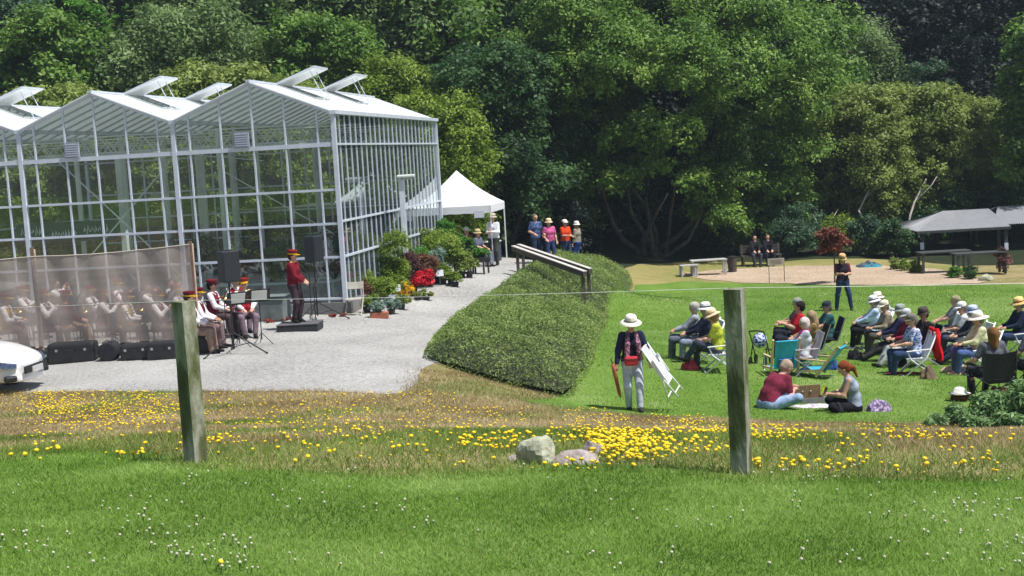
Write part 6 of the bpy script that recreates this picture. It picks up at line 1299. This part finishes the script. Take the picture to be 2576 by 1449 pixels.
X,Y=view_pts(330000,7.2,25,gg,.6,.85); D=fastd(Z_fg,X,Y); Dg_=np.minimum(fastd(Z_gravel,X,Y),fastd(Z_lawn,X,Y)); k=(D>-.25)&(Dg_>-.35*gg.random(len(X))**4)&(fastd(HP,X,Y)>0); X=X[k];Y=Y[k];D=D[k]
nse=np.sin(X*.9+1)*np.cos(Y*.55)+.6*np.sin(X*2.3-Y*.9)+.5*np.sin(Y*1.7+X*.3)+gg.normal(size=len(X))*.55; gr=(nse + np.clip(2.1-D*.5,-.6,1.8))>.15
h=gg.uniform(.02,.07,len(X)); wd=.004+Y*.00033
blades("dry_meadow_grass","dry tan grass of the meadow slope",X[~gr],Y[~gr],h[~gr],wd[~gr],M_straw,gg); blades("meadow_grass","sparse green grass mixed into the dry meadow",X[gr],Y[gr],h[gr]*.9,wd[gr],M_mg,gg)
X=gg.uniform(-1,17,260000); Y=19+gg.uniform(0,1,260000)**1.25*30; D=fastd(Z_lawn,X,Y); k=(np.abs(X)<Y*.4+.6)&(D<.10*gg.random(len(X)))&(fastd(HP,X,Y)>0); X=X[k];Y=Y[k]
blades("mown_lawn_grass","short mown grass of the audience lawn",X,Y,gg.uniform(.012,.035,len(X)),.006+Y*.0003,M_lg,gg,lift=.012)
# flowers
def vhit(u,v,t0=5.,t1=27.,N=150):
    u=np.asarray(u,float); v=np.asarray(v,float); d=np.array(Fv)[None]+np.array(Xc)[None]*((u-CX)/FPX)[:,None]+np.array(Yc)[None]*((CY-v)/FPX)[:,None]
    ts=np.linspace(t0,t1,N); P=d[:,None,:]*ts[None,:,None]; g=CAMZ+P[...,2]-tz(P[...,0],P[...,1]); neg=g<0; i=np.argmax(neg,1); ok=neg.any(1)&(i>0); i=np.maximum(i,1); r=np.arange(len(u))
    g0=g[r,i-1]; g1=g[r,i]; t=ts[i-1]+(ts[i]-ts[i-1])*g0/(g0-g1+1e-9); q=d*t[:,None]; return q[ok,0],q[ok,1]
regs=[(0,440,992,1075,720,30,3),(120,440,1000,1050,330,18,3),(0,430,1060,1110,110,16,2),(440,1200,1000,1120,150,60,1),(0,1300,1110,1165,60,40,1),(270,330,1140,1165,12,2,2),(520,780,995,1075,140,24,2),(525,580,1105,1125,12,2,1),(780,1120,995,1095,190,24,2),(1150,1500,1035,1120,210,24,3),(1190,1290,1105,1140,50,4,3),
 (1430,1830,1052,1100,430,26,3),(1500,1665,1098,1168,420,16,3),(1340,1560,1168,1192,22,5,2),(1560,1830,1095,1150,90,14,2),(1890,2420,1078,1115,330,22,3),(1900,2120,1175,1200,40,7,2),(2100,2570,1090,1200,60,16,2),(600,1300,1080,1180,40,20,2)]
fu=[];fv=[]
for (u0,u1,v0,v1,n,nc,tight) in regs:
    cu=gg.uniform(u0,u1,nc); cv=gg.uniform(v0,v1,nc); k=gg.integers(0,nc,n); s=(u1-u0)/nc/1.3
    uu=cu[k]+gg.normal(size=n)*(14+s*1.0); vv=cv[k]+gg.normal(size=n)*(v1-v0)*.26; uu=np.clip(uu,u0-20,u1+20); vv=np.clip(vv,v0,v1); fu.append(uu); fv.append(vv)
fu=np.concatenate(fu+[np.array([540,2418,150,2410,1385])]); fv=np.concatenate(fv+[np.array([1437,1181,1150,1180,1188])]); fx,fy=vhit(fu,fv); o_=np.argsort(fy); fx=fx[o_]; fy=fy[o_]
M_yel=pm("dandelion_yellow",(.88,.64,.012),rough=.7,var=.12,scale=30,trans=.15); M_stem=pm("flower_stem",(.10,.16,.04),rough=.8); M_wht=pm("clover_white",(.55,.55,.42),rough=.8,var=.12,scale=60,trans=.15)
def flower_mesh(r=.019,h=.07,head=0):
    mb=MB(); mb.tube([(0,0,-.01),(.004,0,h)],.0022,4,m=1)
    if head==0: mb.ball((.004,0,h),(r,r,r*.6),7)
    elif head==9:
        n=12; vs=[(0.004,0,h+.006)]
        for k in range(n): a=2*pi*k/n; rr=r*(1 if k%2 else .74); vs.append((.004+rr*cos(a),rr*sin(a),h+.001+.004*(k%2)))
        vs.append((.004,0,h-.010)); mb.add(vs,[(0,1+k,1+(k+1)%n) for k in range(n)]+[(n+1,1+(k+1)%n,1+k) for k in range(n)])
    else: mb.ball((.004,0,h),(r,r,r*.85),6)
    return mb
def scatter_flowers(name,label,group,fx,fy,mb,mats,rg,nmax,smin,smax,stufflabel):
    pro=None; n=min(nmax,len(fx)); s=rg.uniform(smin,smax,len(fx)); zz=tz(fx,fy)
    for i in range(n):
        if pro is None: pro=mb.build(name,mats); tag(pro,label,"flower",group); o=pro
        else: o=pro.copy(); COL.objects.link(o)
        o.location=(fx[i],fy[i],zz[i]); o.scale=(s[i],)*3; o.rotation_euler=(rg.normal()*.25-.12,rg.normal()*.25,rg.uniform(0,6.28))
    if len(fx)>n:
        big=MB(); bv=np.array(mb.v)
        for i in range(n,len(fx)):
            R3=np.array(Matrix.Rotation(rg.uniform(0,6.28),3,'Z') @ Matrix.Rotation(rg.normal()*.25+.1,3,'X')); vv=(bv*s[i])@R3.T+np.array([fx[i],fy[i],zz[i]]); b=len(big.v); big.v += [tuple(q) for q in vv]; big.f += [tuple(b+j for j in f) for f in mb.f]; big.m += mb.m
        tag(big.build(name+"_carpet",mats),stufflabel,"flowers",kind="stuff")
scatter_flowers("yellow_flower","yellow dandelion-like flower standing in the meadow grass","yellow flowers in the meadow",fx,fy,flower_mesh(.0128,.05),[M_yel,M_stem],gg,300,.6,1.45,"countless small yellow flowers farther up the dry meadow")
wu=[];wv=[]
for (u0,u1,v0,v1,n,nc) in [(0,2576,1170,1440,150,40),(1650,2576,1180,1440,80,20),(0,900,1330,1440,50,10),(300,420,1300,1340,8,2),(0,500,1120,1170,30,6),(1300,1560,1165,1200,16,3),(2100,2576,1080,1150,25,5)]:
    cu=gg.uniform(u0,u1,nc); cv=gg.uniform(v0,v1,nc); k=gg.integers(0,nc,n); wu.append(cu[k]+gg.normal(size=n)*45); wv.append(np.clip(cv[k]+gg.normal(size=n)*14,v0,1446))
wx,wy=vhit(np.concatenate(wu),np.concatenate(wv)); o_=np.argsort(wy); wx=wx[o_][:290]; wy=wy[o_][:290]
scatter_flowers("clover_flower","small white clover head in the near lawn","white clover heads in the grass",wx,wy,flower_mesh(.0068,.038,1),[M_wht,M_stem],gg,290,.75,1.25,"")
# ================================================================ air
hb=MB().box((0,55,16),(190,150,44)); hz_=bpy.data.materials.new("thin_summer_haze"); hz_.use_nodes=True; n=hz_.node_tree; n.nodes.remove(n.nodes["Principled BSDF"]); pv=n.nodes.new("ShaderNodeVolumePrincipled"); pv.inputs["Color"].default_value=(.7,.85,1,1); pv.inputs["Density"].default_value=.0004; n.links.new(pv.outputs[0],n.nodes["Material Output"].inputs["Volume"])
ho=hb.build("haze",hz_); tag(ho,kind="stuff")
